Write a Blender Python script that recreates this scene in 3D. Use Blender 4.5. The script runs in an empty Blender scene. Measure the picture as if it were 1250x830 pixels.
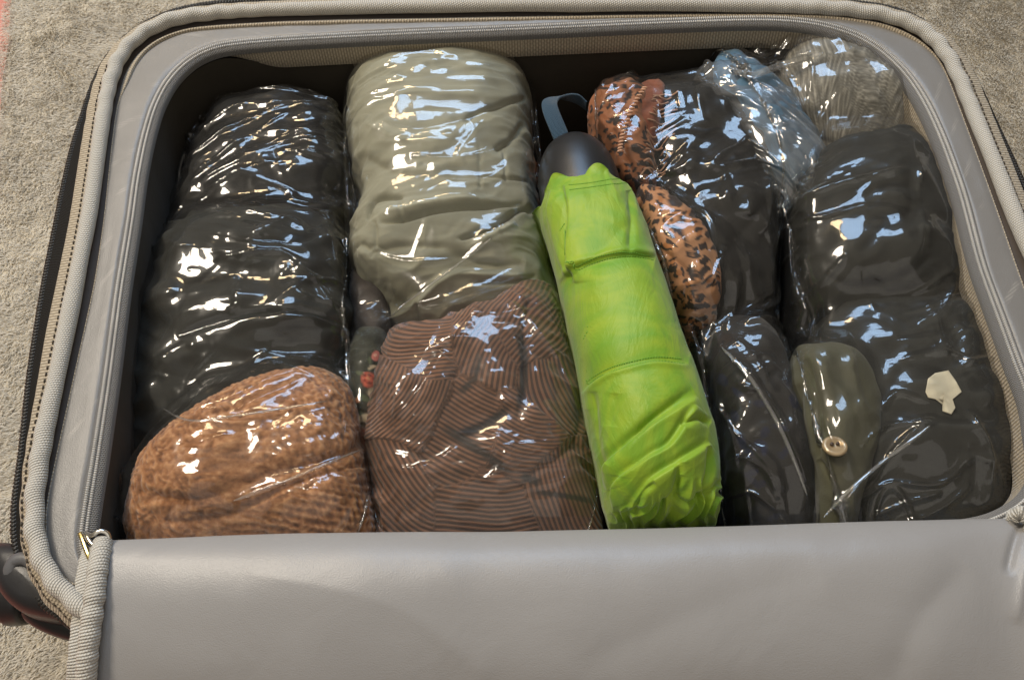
import bpy, math, random
import numpy as np
from mathutils import Vector, Matrix
from mathutils.bvhtree import BVHTree

random.seed(4)
RNG = np.random.default_rng(7)
sc = bpy.context.scene
COL = sc.collection

# ------------------------------------------------------------------ camera
FPX, PW, PH = 1150.0, 1250.0, 830.0
TH = math.atan(1843.5 / FPX)
CAMH = 0.4233
cr, sr = 0.99809, 0.0618
XU = np.array([1, 0, 0.]); UU = np.array([0, math.sin(TH), math.cos(TH)]); FF = np.array([0, math.cos(TH), -math.sin(TH)])
RC = cr * XU - sr * UU
UC = sr * XU + cr * UU
CP = np.array([0, 0, CAMH])
cam_d = bpy.data.cameras.new('camera'); cam = bpy.data.objects.new('camera', cam_d); COL.objects.link(cam)
sc.camera = cam
cam_d.sensor_width = 36; cam_d.lens = 36 * FPX / PW
cam_d.clip_start = 0.01; cam_d.clip_end = 50
M = Matrix.Identity(4)
for i in range(3):
    M[i][0] = RC[i]; M[i][1] = UC[i]; M[i][2] = -FF[i]; M[i][3] = CP[i]
cam.matrix_world = M

# ------------------------------------------------------------------ world and lamps (a room: dim warm walls, one bluish window, warm ceiling lamps)
w = bpy.data.worlds.new('World'); sc.world = w; w.use_nodes = True
_t = w.node_tree; _bg = _t.nodes['Background']
_c = _t.nodes.new('ShaderNodeTexCoord'); _x = _t.nodes.new('ShaderNodeSeparateXYZ'); _r = _t.nodes.new('ShaderNodeValToRGB')
_t.links.new(_c.outputs['Generated'], _x.inputs[0]); _t.links.new(_x.outputs[2], _r.inputs[0]); _t.links.new(_r.outputs[0], _bg.inputs[0])
for _e, (_p, _k) in zip(_r.color_ramp.elements, ((.62, (.40, .34, .27, 1)), (.80, (1.0, .88, .69, 1)))): _e.position = _p; _e.color = _k
_bg.inputs[1].default_value = 0.40
sc.view_settings.view_transform = 'Standard'; sc.view_settings.look = 'None'
sc.view_settings.exposure = 0.0; sc.view_settings.gamma = 1

def area(name, loc, target, sx, sy, power, color):
    l = bpy.data.lights.new(name, 'AREA'); l.shape = 'RECTANGLE'; l.size = sx; l.size_y = sy
    l.energy = power; l.color = color
    o = bpy.data.objects.new(name, l); COL.objects.link(o); o.location = loc
    o.rotation_euler = (Vector(target) - Vector(loc)).to_track_quat('-Z', 'Y').to_euler()
    return o
area('window_light', (0.10, 2.05, 1.75), (0, .33, 0), 1.0, .75, 30, (0.48, 0.70, 1.0))
area('ceiling_lamp', (-1.15, 1.15, 1.9), (0, .33, 0), .55, .55, 50, (1.0, 0.89, 0.74))
area('ceiling_lamp', (-0.75, 2.4, 2.1), (0, .33, 0), .38, .38, 14, (1.0, 0.74, 0.42))
area('room_fill', (0.4, -1.6, 2.2), (0, .25, 0), 3.6, 2.6, 15, (1.0, 0.95, 0.90))  # soft fill added behind the camera to lift the lid, no actual lamp
sc.render.engine = 'CYCLES'
sc.cycles.use_denoising = True
sc.cycles.max_bounces = 8; sc.cycles.transparent_max_bounces = 16
sc.cycles.caustics_reflective = False; sc.cycles.caustics_refractive = False
sc.cycles.sample_clamp_indirect = 4

# ------------------------------------------------------------------ helpers: projection, noise, splines
def un(x, y, z=0.0):
    d = FF + RC * ((x - PW / 2) / FPX) - UC * ((y - PH / 2) / FPX)
    t = (z - CAMH) / d[2]
    return CP + d * t

def proj(P):
    D = P - CP
    k = D @ FF
    return np.stack([PW / 2 + FPX * (D @ RC) / k, PH / 2 - FPX * (D @ UC) / k], -1)

def _h(ix, iy, iz, s):
    n = (ix * 374761393 + iy * 668265263 + iz * 2147483647 + s * 1274126177) & 0xffffffff
    n = ((n ^ (n >> 13)) * 1274126177) & 0xffffffff
    n = ((n ^ (n >> 16)) * 668265263) & 0xffffffff
    return ((n ^ (n >> 15)) & 0xffff) / 32767.5 - 1.0

def noise(P, seed=0):
    """smooth gradient-like noise in about -1..1, P (...,3)"""
    P = np.asarray(P, float); i = np.floor(P).astype(np.int64); f = P - i
    u = f * f * f * (f * (f * 6 - 15) + 10)
    out = 0.0
    for dx in (0, 1):
        for dy in (0, 1):
            for dz in (0, 1):
                g = (_h(i[..., 0] + dx, i[..., 1] + dy, i[..., 2] + dz, seed) * (f[..., 0] - dx)
                     + _h(i[..., 0] + dx, i[..., 1] + dy, i[..., 2] + dz, seed + 11) * (f[..., 1] - dy)
                     + _h(i[..., 0] + dx, i[..., 1] + dy, i[..., 2] + dz, seed + 23) * (f[..., 2] - dz))
                wx = u[..., 0] if dx else 1 - u[..., 0]
                wy = u[..., 1] if dy else 1 - u[..., 1]
                wz = u[..., 2] if dz else 1 - u[..., 2]
                out = out + g * wx * wy * wz
    return out * 1.5

def fbm(P, seed=0, o=3):
    r = 0; a = 1.0; P = np.asarray(P, float)
    for k in range(o):
        r = r + a * noise(P, seed + 31 * k); P = P * 2.07 + 5.3; a *= .5
    return r

def ridged(P, seed=0, o=2, sharp=1.0):
    r = 0; a = 1.0; t = 0; P = np.asarray(P, float)
    for k in range(o):
        r = r + a * (1 - np.clip(np.abs(noise(P, seed + 17 * k)) * 2.2, 0, 1) ** sharp); t += a
        P = P * 1.9 + 3.1; a *= .5
    return r / t

def worley(q, seed=0):
    """2-D cells: distance to the nearest and to the second nearest point"""
    g = np.floor(q[:, :2]).astype(np.int64); f1 = np.full(len(q), 9.0); f2 = f1.copy(); z = g[:, 0] * 0
    for dx in (-1, 0, 1):
        for dy in (-1, 0, 1):
            cx, cy = g[:, 0] + dx, g[:, 1] + dy
            d = np.hypot(q[:, 0] - cx - .5 - .46 * _h(cx, cy, z, seed), q[:, 1] - cy - .5 - .46 * _h(cx, cy, z, seed + 1))
            f2 = np.where(d < f1, f1, np.minimum(f2, d)); f1 = np.minimum(f1, d)
    return f1, f2

def rot2(P, deg):
    a = math.radians(deg); c, s = math.cos(a), math.sin(a)
    Q = P.copy(); Q[..., 0] = c * P[..., 0] + s * P[..., 1]; Q[..., 1] = -s * P[..., 0] + c * P[..., 1]
    return Q

def catmull(pts, t):
    """pts (n,k), t in 0..1 -> (m,k)"""
    pts = np.asarray(pts, float); n = len(pts)
    x = np.clip(np.asarray(t) * (n - 1), 0, n - 1 - 1e-9); i = x.astype(int); f = (x - i)[:, None]
    g = lambda k: pts[np.clip(i + k, 0, n - 1)]
    a, b, c, d = g(-1), g(0), g(1), g(2)
    return .5 * (2 * b + (c - a) * f + (2 * a - 5 * b + 4 * c - d) * f ** 2 + (3 * b - a - 3 * c + d) * f ** 3)

def blur(A, k, ax, wrap):
    for _ in range(k):
        if wrap:
            A = .5 * A + .25 * (np.roll(A, 1, ax) + np.roll(A, -1, ax))
        else:
            B = A.copy()
            if ax == 0: B[1:-1] = .5 * A[1:-1] + .25 * (A[2:] + A[:-2])
            else: B[:, 1:-1] = .5 * A[:, 1:-1] + .25 * (A[:, 2:] + A[:, :-2])
            A = B
    return A

# ------------------------------------------------------------------ helpers: objects
def link(name, me, mat=None, parent=None):
    o = bpy.data.objects.new(name, me); COL.objects.link(o)
    if mat: me.materials.append(mat)
    if parent: under(o, parent)
    return o

def under(o, par):
    """parent while keeping the world place (part meshes are modelled in world coordinates)"""
    o.parent = par; o.matrix_parent_inverse = Matrix.Translation(-par.location)
    return o

def tag(o, label=None, cat=None, group=None, kind=None):
    if label: o['label'] = label
    if cat: o['category'] = cat
    if group: o['group'] = group
    if kind: o['kind'] = kind
    return o

def empty(name, loc=(0, 0, 0)):
    o = bpy.data.objects.new(name, None); COL.objects.link(o); o.location = loc; o.empty_display_size = .02
    return o

def quads_mesh(name, V, F, uv=None, attrs=None, smooth=True):
    me = bpy.data.meshes.new(name); V = np.asarray(V, np.float32); F = np.asarray(F, np.int32)
    k = F.shape[1]
    me.vertices.add(len(V)); me.vertices.foreach_set('co', V.ravel())
    me.loops.add(F.size); me.loops.foreach_set('vertex_index', F.ravel())
    me.polygons.add(len(F)); me.polygons.foreach_set('loop_start', np.arange(0, F.size, k, dtype=np.int32))
    me.polygons.foreach_set('loop_total', np.full(len(F), k, np.int32))
    if smooth: me.polygons.foreach_set('use_smooth', np.ones(len(F), bool))
    if uv is not None:
        l = me.uv_layers.new(name='UVMap'); l.data.foreach_set('uv', np.asarray(uv, np.float32)[F.ravel()].ravel())
    for kk, A in (attrs or {}).items():
        A = np.asarray(A, np.float32)
        if A.ndim == 1:
            at = me.attributes.new(kk, 'FLOAT', 'POINT'); at.data.foreach_set('value', A)
        else:
            at = me.attributes.new(kk, 'FLOAT_COLOR', 'POINT')
            B = np.ones((len(A), 4), np.float32); B[:, :3] = A; at.data.foreach_set('color', B.ravel())
    me.update(calc_edges=True); me.validate()
    return me

def grid_faces(nu, nv, wu=False, wv=False):
    iu = np.arange(nu if wu else nu - 1); iv = np.arange(nv if wv else nv - 1)
    a, b = np.meshgrid(iu, iv, indexing='ij'); a2 = (a + 1) % nu; b2 = (b + 1) % nv
    return np.stack([a * nv + b, a2 * nv + b, a2 * nv + b2, a * nv + b2], -1).reshape(-1, 4)

def grid_normals(P, wu, wv):
    def diff(ax, wrap):
        if wrap: return np.roll(P, -1, ax) - np.roll(P, 1, ax)
        return np.gradient(P, axis=ax)
    N = np.cross(diff(0, wu), diff(1, wv)); L = np.linalg.norm(N, axis=-1, keepdims=True)
    return N / np.maximum(L, 1e-12)

def arc_uv(P, wu=False, wv=False):
    nu, nv = P.shape[:2]
    du = np.linalg.norm(np.diff(P, axis=0), axis=-1).mean(1); dv = np.linalg.norm(np.diff(P, axis=1), axis=-1).mean(0)
    u = np.concatenate([[0], np.cumsum(du)]); v = np.concatenate([[0], np.cumsum(dv)])
    U, Vv = np.meshgrid(u, v, indexing='ij')
    return np.stack([U, Vv], -1).reshape(-1, 2)

def poly_dist(px, poly):
    """distance in photo pixels to a polyline, sign by side (+ = left of travel in a y-down picture seen as right-handed), and 0..1 end taper"""
    best = np.full(len(px), 1e9); side = np.ones(len(px)); tt = np.zeros(len(px))
    poly = catmull(poly, np.linspace(0, 1, 5 * len(poly)))
    L = np.linalg.norm(np.diff(poly, axis=0), axis=1); cum = np.concatenate([[0], np.cumsum(L)])
    for k in range(len(poly) - 1):
        a, b = poly[k], poly[k + 1]; ab = b - a; l2 = ab @ ab + 1e-9
        ap = px - a; s = np.clip((ap @ ab) / l2, 0, 1)
        d = np.linalg.norm(ap - s[:, None] * ab, axis=1)
        m = d < best
        best[m] = d[m]; side[m] = np.sign(ab[0] * ap[m, 1] - ab[1] * ap[m, 0]); tt[m] = (cum[k] + s[m] * L[k]) / cum[-1]
    return best, side, np.clip(np.minimum(tt, 1 - tt) * 6, 0.0, 1)

def crease_disp(px, folds, hard=.35):
    """folds: (kind, polyline, depth_mm, width_px). 'v' valley, 'r' ridge, 'e' overlap edge raising the right-hand side of travel"""
    D = np.zeros(len(px))
    for kind, poly, dep, wd in folds:
        poly = np.asarray(poly, float)
        lo = poly.min(0) - wd * 9; hi = poly.max(0) + wd * 9
        m = np.where(((px > lo) & (px < hi)).all(1))[0]
        if not len(m): continue
        d, s, e = poly_dist(px[m], poly); e = e ** .5
        fade = np.clip(1 - (d / (wd * 8)) ** 2, 0, 1)
        if kind == 'v': v = -np.exp(-(d / wd) ** 1.6)
        elif kind == 'r': v = np.exp(-(d / wd) ** 1.1)
        else:
            x = s * d; v = (1 / (1 + np.exp(-x / (wd * hard)))) * np.exp(-np.clip(x, 0, None) / (wd * 5)) - .35 * np.exp(-((x + wd * .9) / (wd)) ** 2)
        D[m] += v * e * fade * dep * .001
    return D

def tube(st, nu, nv, zb=-.14, n=2.9, kend=9, cap=(1, 1), bow=None):
    """soft closed roll. st rows: Lx,Ly,Rx,Ry (photo px), zc (height of widest line), up (rise above it); the underside reaches zb"""
    st = np.asarray(st, float)
    t = np.linspace(0, 1, nu)
    te = .5 - .5 * np.cos(np.pi * t); tq = .55 * t + .45 * te
    rows = []
    for r in st:
        L = un(r[0], r[1], r[4]); R = un(r[2], r[3], r[4])
        rows.append(np.concatenate([L, R, [r[5]]]))
    S = catmull(rows, tq)
    L, R, up = S[:, :3], S[:, 3:6], S[:, 6]
    C = (L + R) / 2; Wv = (R - L) / 2
    e = np.ones(nu)
    x = np.clip(1 - 2 * tq, 0, 1) if cap[0] else np.zeros(nu); e = e * (1 - x ** kend) ** (1 / 2.2)
    x = np.clip(2 * tq - 1, 0, 1) if cap[1] else np.zeros(nu); e = e * (1 - x ** kend) ** (1 / 2.2)
    a = np.linspace(0, 2 * np.pi, nv, endpoint=False)
    # denser on the upper side
    a = a - .45 * np.sin(a) * 0 ; a = np.where(a < np.pi * 1.0, a, a)
    k = int(nv * .7); a = np.concatenate([np.linspace(-.25, np.pi + .25, k, endpoint=False), np.linspace(np.pi + .25, 2 * np.pi - .25, nv - k, endpoint=False)])
    ca, sa = np.cos(a), np.sin(a)
    cx = np.sign(ca) * np.abs(ca) ** (2 / n); cz = np.sign(sa) * np.abs(sa) ** (2 / n)
    P = C[:, None, :] - Wv[:, None, :] * (cx[None, :, None] * (e[:, None, None] * .97 + .03))
    hz = np.where(cz[None] > 0, cz[None] * up[:, None], cz[None] * (C[:, 2] - zb)[:, None])
    P[..., 2] += hz * e[:, None]
    if bow: P[..., 1] -= bow[0] * (1 - np.abs(cx) ** 2)[None] * np.clip(1 - tq / bow[1], 0, 1)[:, None] * (cz > 0)[None]
    return P

def displace(P, fn):
    N = grid_normals(P, False, True)
    if (N[P.shape[0] // 2, :, 2] * (P[P.shape[0] // 2, :, 2] - P[P.shape[0] // 2, :, 2].mean())).sum() < 0: N = -N
    d = fn(P.reshape(-1, 3), N.reshape(-1, 3), proj(P.reshape(-1, 3))).reshape(P.shape[:2])
    d[0] *= 0; d[-1] *= 0
    return P + N * d[..., None]

def tube_obj(name, P, mat, parent=None, attrs=None, closed=True):
    nu, nv = P.shape[:2]
    F = grid_faces(nu, nv, False, closed)
    N = grid_normals(P, False, closed)
    m = P.shape[0] // 2
    if closed and (N[m, :, 2] * (P[m, :, 2] - P[m, :, 2].mean())).sum() < 0: F = F[:, ::-1]
    elif not closed and N[m, :, 2].mean() < 0: F = F[:, ::-1]
    me = quads_mesh(name, P.reshape(-1, 3), F, arc_uv(P), attrs)
    return link(name, me, mat, parent)

# ------------------------------------------------------------------ helpers: materials
class NT:
    def __init__(s, name):
        s.m = bpy.data.materials.new(name); s.m.use_nodes = True; s.t = s.m.node_tree; s.t.nodes.clear()
        s.out = s.n('ShaderNodeOutputMaterial')
    def n(s, typ, **kw):
        nd = s.t.nodes.new(typ)
        for k, v in kw.items():
            if k.startswith('_'): setattr(nd, k[1:], v)
        return nd
    def l(s, a, b): s.t.links.new(a, b)
    def val(s, x, sock):
        if hasattr(x, 'links') or hasattr(x, 'is_linked'): s.l(x, sock)
        else: sock.default_value = x if not isinstance(x, tuple) or len(x) != 3 or sock.type != 'RGBA' else (*x, 1)
    def math(s, op, a, b=0.0, c=None):
        nd = s.n('ShaderNodeMath', _operation=op); s.val(a, nd.inputs[0]); s.val(b, nd.inputs[1])
        if c is not None: s.val(c, nd.inputs[2])
        return nd.outputs[0]
    def coord(s, k='Object'): return s.n('ShaderNodeTexCoord').outputs[k]
    def uv(s):
        x = s.n('ShaderNodeSeparateXYZ'); s.l(s.coord('UV'), x.inputs[0]); return x.outputs[0], x.outputs[1]
    def noise(s, scale, detail=3, rough=.5, vec=None, dist=0.0, stretch=None):
        nd = s.n('ShaderNodeTexNoise'); v = vec if vec is not None else s.coord()
        if stretch:
            mp = s.n('ShaderNodeMapping'); mp.inputs['Scale'].default_value = stretch; s.l(v, mp.inputs[0]); v = mp.outputs[0]
        s.l(v, nd.inputs['Vector']); nd.inputs['Scale'].default_value = scale; nd.inputs['Detail'].default_value = detail
        nd.inputs['Roughness'].default_value = rough; nd.inputs['Distortion'].default_value = dist
        return nd.outputs['Fac']
    def ramp(s, fac, stops, interp='LINEAR'):
        nd = s.n('ShaderNodeValToRGB'); s.l(fac, nd.inputs[0]); cr_ = nd.color_ramp; cr_.interpolation = interp
        while len(cr_.elements) < len(stops): cr_.elements.new(.5)
        for e, (p, c) in zip(cr_.elements, stops): e.position = p; e.color = (*c, 1)
        return nd.outputs[0]
    def mixc(s, f, a, b):
        nd = s.n('ShaderNodeMix', _data_type='RGBA'); s.val(f, nd.inputs[0]); s.val(a, nd.inputs[6]); s.val(b, nd.inputs[7]); return nd.outputs[2]
    def attr(s, name, out='Fac'):
        nd = s.n('ShaderNodeAttribute'); nd.attribute_name = name; return nd.outputs[out]
    def bump(s, h, strength=.5, dist=.001, normal=None):
        nd = s.n('ShaderNodeBump'); nd.inputs['Strength'].default_value = strength; nd.inputs['Distance'].default_value = dist
        s.l(h, nd.inputs['Height'])
        if normal is not None: s.l(normal, nd.inputs['Normal'])
        return nd.outputs[0]
    def pbr(s, color, rough=.8, normal=None, **kw):
        b = s.n('ShaderNodeBsdfPrincipled'); s.val(color, b.inputs['Base Color']); s.val(rough, b.inputs['Roughness'])
        if normal is not None: s.l(normal, b.inputs['Normal'])
        for k, v in kw.items(): s.val(v, b.inputs[k.replace('_', ' ')])
        s.l(b.outputs[0], s.out.inputs[0]); return s.m

def fabric(name, c1, c2, rough=.85, weave=1400, sheen=.15, bstr=.25, nscale=60):
    t = NT(name)
    n1 = t.noise(nscale, 4, .6); col = t.mixc(t.math('MULTIPLY', n1, 1.0), c1, c2)
    f = t.noise(weave, 2, .7)
    m = t.noise(220, 3, .6)
    h = t.math('ADD', f, t.math('MULTIPLY', m, 1.5))
    return t.pbr(col, rough, t.bump(h, bstr, .0006), Sheen_Weight=sheen, Specular_IOR_Level=.25)

def woven(name, c, c2, pu, pv, diag=0.0, rough=.75, bs=.8, dist=.0006, sheen=.2):
    """woven tape: ribs from the cloth's own UV (metres)"""
    t = NT(name); u, v = t.uv()
    ph = t.math('ADD', t.math('MULTIPLY', u, math.pi / pu), t.math('MULTIPLY', v, diag))
    a = t.math('ABSOLUTE', t.math('SINE', ph))
    vv = t.math('MULTIPLY', v, math.pi / pv)
    st = t.math('FLOOR', t.math('DIVIDE', ph, math.pi))
    b = t.math('ABSOLUTE', t.math('SINE', t.math('ADD', vv, t.math('MULTIPLY', st, math.pi / 2))))
    h = t.math('ADD', a, t.math('MULTIPLY', b, .45))
    fac = t.math('MULTIPLY_ADD', h, .75, -.05)
    n1 = t.noise(90, 3, .6)
    col = t.mixc(fac, c2, c); col = t.mixc(t.math('MULTIPLY', n1, .35), col, c2)
    return t.pbr(col, rough, t.bump(h, bs, dist), Sheen_Weight=sheen, Specular_IOR_Level=.3)

def simple(name, c, rough=.5, metal=0.0, nz=None, **kw):
    t = NT(name); n1 = t.noise(nz or 80, 3)
    col = t.mixc(n1, tuple(x * .8 for x in c), tuple(min(1, x * 1.15) for x in c))
    return t.pbr(col, rough, t.bump(t.noise(600, 3), .12, .0005), Metallic=metal, **kw)

def film_mat(name, tint=(.97, .965, .95), gain=1.15, haze=.008, rough=.07):
    t = NT(name)
    h1 = t.noise(30, 1, .5, dist=1.6)
    def lines(scale, width, stretch, dist):
        n_ = t.noise(scale, 0, .5, dist=dist, stretch=stretch)
        return t.math('POWER', 2.71828, t.math('MULTIPLY', t.math('POWER', t.math('ABSOLUTE', t.math('DIVIDE', t.math('SUBTRACT', n_, .5), width)), 2.0), -1.0))
    mk = t.math('MINIMUM', t.math('MAXIMUM', t.math('MULTIPLY_ADD', t.noise(16, 1), 7.0, -3.9), 0.0), 1.0)
    l1 = lines(20, .018, (.5, 1.3, 1), 1.2); l2 = lines(38, .025, (1.2, .5, 1), 1.0)
    ln_ = t.math('MULTIPLY', t.math('ADD', t.math('MULTIPLY', l1, .075), t.math('MULTIPLY', l2, .028)), mk)
    nrm = t.bump(t.math('ADD', t.math('MULTIPLY', h1, 1.0), ln_), .20, .0055)
    fr = t.n('ShaderNodeFresnel'); fr.inputs[0].default_value = 1.5; t.l(nrm, fr.inputs['Normal'])
    g = t.n('ShaderNodeBsdfGlossy'); g.inputs['Roughness'].default_value = rough; g.inputs['Color'].default_value = (1, 1, 1, 1); t.l(nrm, g.inputs['Normal'])
    g2 = t.n('ShaderNodeBsdfGlossy'); g2.inputs['Roughness'].default_value = .24; t.l(nrm, g2.inputs['Normal'])
    gm = t.n('ShaderNodeMixShader'); gm.inputs[0].default_value = .24; t.l(g.outputs[0], gm.inputs[1]); t.l(g2.outputs[0], gm.inputs[2]); g = gm
    tr = t.n('ShaderNodeBsdfTransparent'); tr.inputs[0].default_value = (*tint, 1)
    df = t.n('ShaderNodeBsdfDiffuse'); df.inputs[0].default_value = (.8, .8, .8, 1)
    m0 = t.n('ShaderNodeMixShader'); m0.inputs[0].default_value = haze; t.l(tr.outputs[0], m0.inputs[1]); t.l(df.outputs[0], m0.inputs[2])
    m1 = t.n('ShaderNodeMixShader'); t.l(t.math('MINIMUM', t.math('MULTIPLY', fr.outputs[0], gain), .5), m1.inputs[0])
    t.l(m0.outputs[0], m1.inputs[1]); t.l(g.outputs[0], m1.inputs[2]); t.l(m1.outputs[0], t.out.inputs[0])
    return t.m

M_ = {}
M_['film'] = film_mat('clear plastic film')
M_['web_beige'] = woven('beige woven webbing', (.50, .43, .325), (.22, .18, .125), .0019, .0026, 0)
M_['web_white'] = woven('pale woven piping', (.60, .58, .53), (.34, .32, .28), .0014, .0015, 480, bs=.8, dist=.0006)
M_['tape_black'] = woven('black zipper tape', (.016, .014, .012), (.007, .006, .005), .0012, .0012, rough=.95, sheen=0.0)
M_['tape_grey'] = woven('grey zipper tape', (.20, .195, .19), (.11, .107, .105), .0011, .0011)
M_['tooth_black'] = simple('black zipper teeth', (.03, .028, .026), .4)
M_['tooth_grey'] = simple('grey zipper coil', (.58, .57, .55), .35)
M_['stitch'] = simple('dark thread', (.085, .068, .05), .8)
M_['lining'] = fabric('dark lining cloth', (.034, .028, .020), (.052, .044, .032), .75, sheen=.05)
M_['shell'] = fabric('dark grey shell fabric', (.03, .03, .03), (.05, .05, .05), .8)
M_['plastic_black'] = simple('black moulded plastic', (.018, .018, .02), .38)
M_['metal'] = simple('bright metal', (.75, .72, .66), .22, 1.0)

def satin():
    t = NT('grey satin nylon')
    u, v = t.uv()
    n1 = t.noise(14, 3, .5); col = t.mixc(n1, (.235, .230, .230), (.285, .28, .28))
    h = t.noise(22, 3, .5, dist=.6); f = t.noise(1700, 2)
    nrm = t.bump(f, .35, .0004, t.bump(h, .18, .005))
    return t.pbr(col, .40, nrm, Sheen_Weight=.3, Specular_IOR_Level=.55)
M_['satin'] = satin()
def satin_print():
    # the rim cloth carries a faint pale diagonal print
    t = NT('grey satin nylon with faint print'); u, v = t.uv()
    n1 = t.noise(14, 3, .5); col = t.mixc(n1, (.140, .134, .127), (.180, .173, .165))
    cell = t.math('ABSOLUTE', t.math('SUBTRACT', t.math('FRACT', t.math('ADD', t.math('DIVIDE', u, .031), t.math('MULTIPLY', v, 40))), .5))
    st = t.math('SINE', t.math('ADD', t.math('MULTIPLY', u, 3300), t.math('MULTIPLY', v, 2500)))
    mk = t.math('MULTIPLY', t.math('MINIMUM', t.math('MAXIMUM', t.math('MULTIPLY_ADD', cell, -22, 2.2), 0), 1), t.math('MINIMUM', t.math('MAXIMUM', t.math('MULTIPLY_ADD', st, .5, .6), 0), 1))
    gate = t.math('MINIMUM', t.math('MAXIMUM', t.math('MULTIPLY_ADD', t.noise(60, 2), 5, -2.2), 0), 1)
    col = t.mixc(t.math('MULTIPLY', t.math('MULTIPLY', mk, gate), .32), col, (.42, .40, .36))
    h = t.noise(22, 3, .5, dist=.6); f = t.noise(1500, 2)
    return t.pbr(col, .42, t.bump(f, .35, .0005, t.bump(h, .18, .005)), Sheen_Weight=.3, Specular_IOR_Level=.55)
M_['satin_print'] = satin_print()

# ------------------------------------------------------------------ suitcase rim, traced ring by ring
suitcase = empty('suitcase', (0, .32, -.165))
tag(suitcase, 'open grey carry-on suitcase with pale piped rim, packed full of bagged clothes', 'suitcase')
CEN = np.array([.02, .31])
NPHI = 900
def ring(px, z, world=()):
    """photo polyline at height z plus hidden world points -> closed radial function of angle"""
    W = [un(x, y, z)[:2] for x, y in px] + [np.array(q) for q in world]
    W = np.array(W) - CEN
    ang = np.arctan2(W[:, 1], W[:, 0]); r = np.hypot(W[:, 0], W[:, 1])
    o = np.argsort(ang); ang, r = ang[o], r[o]
    return ang, r
def ring_eval(rg, phi, sm=0):
    a = np.concatenate([rg[0] - 2 * np.pi, rg[0], rg[0] + 2 * np.pi]); X = np.concatenate([rg[1] * np.cos(rg[0])] * 3); Y = np.concatenate([rg[1] * np.sin(rg[0])] * 3)
    # straight lines between traced points, in polar form
    p = (phi + np.pi) % (2 * np.pi) - np.pi
    i = np.searchsorted(a, p) - 1
    x0, y0, x1, y1 = X[i], Y[i], X[i + 1], Y[i + 1]
    c, s = np.cos(phi), np.sin(phi)
    den = c * (y1 - y0) - s * (x1 - x0)
    rr = (x0 * (y1 - y0) - y0 * (x1 - x0)) / den
    for _ in range(60): rr = .5 * rr + .25 * (np.roll(rr, 1) + np.roll(rr, -1))
    return rr

hidden = lambda d: [(-.185 + 0*d, .122 + d), (-.10, .118 + d), (.0, .116 + d), (.12, .116 + d), (.22, .118 + d), (.268 - d*.6, .135 + d), (.285 - d, .165 + d), (.290 - d, .21)]
PIPE = [(98, 739), (68, 716), (52, 690), (43, 657), (41, 625), (49, 560), (54, 532), (66, 480), (75, 438), (94, 344), (110, 262), (116, 219), (123, 169), (132, 111), (143, 74), (159, 52), (186, 33), (216, 22), (270, 16), (337, 12.5), (420, 10), (600, 8), (820, 7.5), (939, 8), (1019, 11), (1078, 18), (1122, 32), (1150, 56), (1168, 87), (1187, 135), (1209, 191), (1233, 254), (1250, 294)]
ZIP = [(98, 758), (78, 752), (55, 737), (36, 716), (24, 690), (18, 648), (19.5, 609), (28, 560), (38, 438+20), (56, 344), (69, 280), (81, 219), (91, 175), (105, 132), (116, 98), (133, 66), (155, 43), (179, 27), (202, 16), (236, 7), (270, 3), (337, 0), (420, -2), (600, -4), (820, -5), (900, -4), (979, -1), (1074, 6), (1106, 15), (1138, 32), (1163, 56), (1187, 91), (1210, 143), (1234, 195), (1251, 232)]
SATO = [(91, 719), (67, 700), (58, 674), (55, 632), (68, 570), (76, 532), (97, 438), (118, 344), (129, 265), (135, 202), (142, 142), (152, 91), (169, 64), (196, 45), (236, 34), (337, 28), (420, 26), (600, 23), (820, 19), (939, 18), (1019, 20), (1078, 29), (1121, 46), (1148, 76), (1165, 119), (1190, 187), (1217, 262), (1242, 335)]
COIL = [(96, 700), (104, 650), (110, 610), (119, 555), (133, 461), (147, 353), (161, 268), (167, 219), (177, 169), (189, 128), (208, 94), (236, 68), (270, 56), (337, 50), (420, 45.5), (520, 41), (620, 37), (720, 32.5), (820, 28), (899, 25), (959, 25), (999, 30), (1042, 42), (1074, 60), (1106, 90), (1130, 127), (1150, 171), (1174, 238), (1196, 326), (1220, 389), (1250, 472)]
rg_pipe = ring(PIPE, 0, hidden(0)); rg_zip = ring(ZIP, -.012, hidden(-.012)); rg_sat = ring(SATO, -.006, hidden(.014)); rg_coil = ring(COIL, -.004, hidden(.030))
phi0 = np.linspace(-np.pi, np.pi, 4000, endpoint=False) - np.pi / 2
rr = ring_eval(rg_pipe, phi0); XY = np.stack([rr * np.cos(phi0), rr * np.sin(phi0)], -1)
seg = np.linalg.norm(np.roll(XY, -1, 0) - XY, axis=1); cum = np.concatenate([[0], np.cumsum(seg)])
PERI = cum[-1]
PHI = np.interp(np.linspace(0, PERI, NPHI, endpoint=False), cum, np.append(phi0, phi0[0] + 2 * np.pi))
def rxy(rg, off=0.0):
    r = ring_eval(rg, PHI) + off
    return np.stack([CEN[0] + r * np.cos(PHI), CEN[1] + r * np.sin(PHI)], -1)
def off_in(xy, d):
    """offset a closed loop by d towards the outside"""
    T = np.roll(xy, -2, 0) - np.roll(xy, 2, 0); T /= np.linalg.norm(T, axis=1, keepdims=True)
    return xy + np.stack([T[:, 1], -T[:, 0]], -1) * (d if np.ndim(d) == 0 else np.asarray(d)[:, None])
Zp, Pp, Sp, Cp = rxy(rg_zip), rxy(rg_pipe), rxy(rg_sat), rxy(rg_coil)
def z3(xy, z): return np.concatenate([xy, np.full((len(xy), 1), z) if np.ndim(z) == 0 else np.asarray(z)[:, None]], 1)
nz1 = noise(np.stack([Pp[:, 0] * 12, Pp[:, 1] * 12, Pp[:, 0] * 0], -1), 3) * .0008
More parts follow.
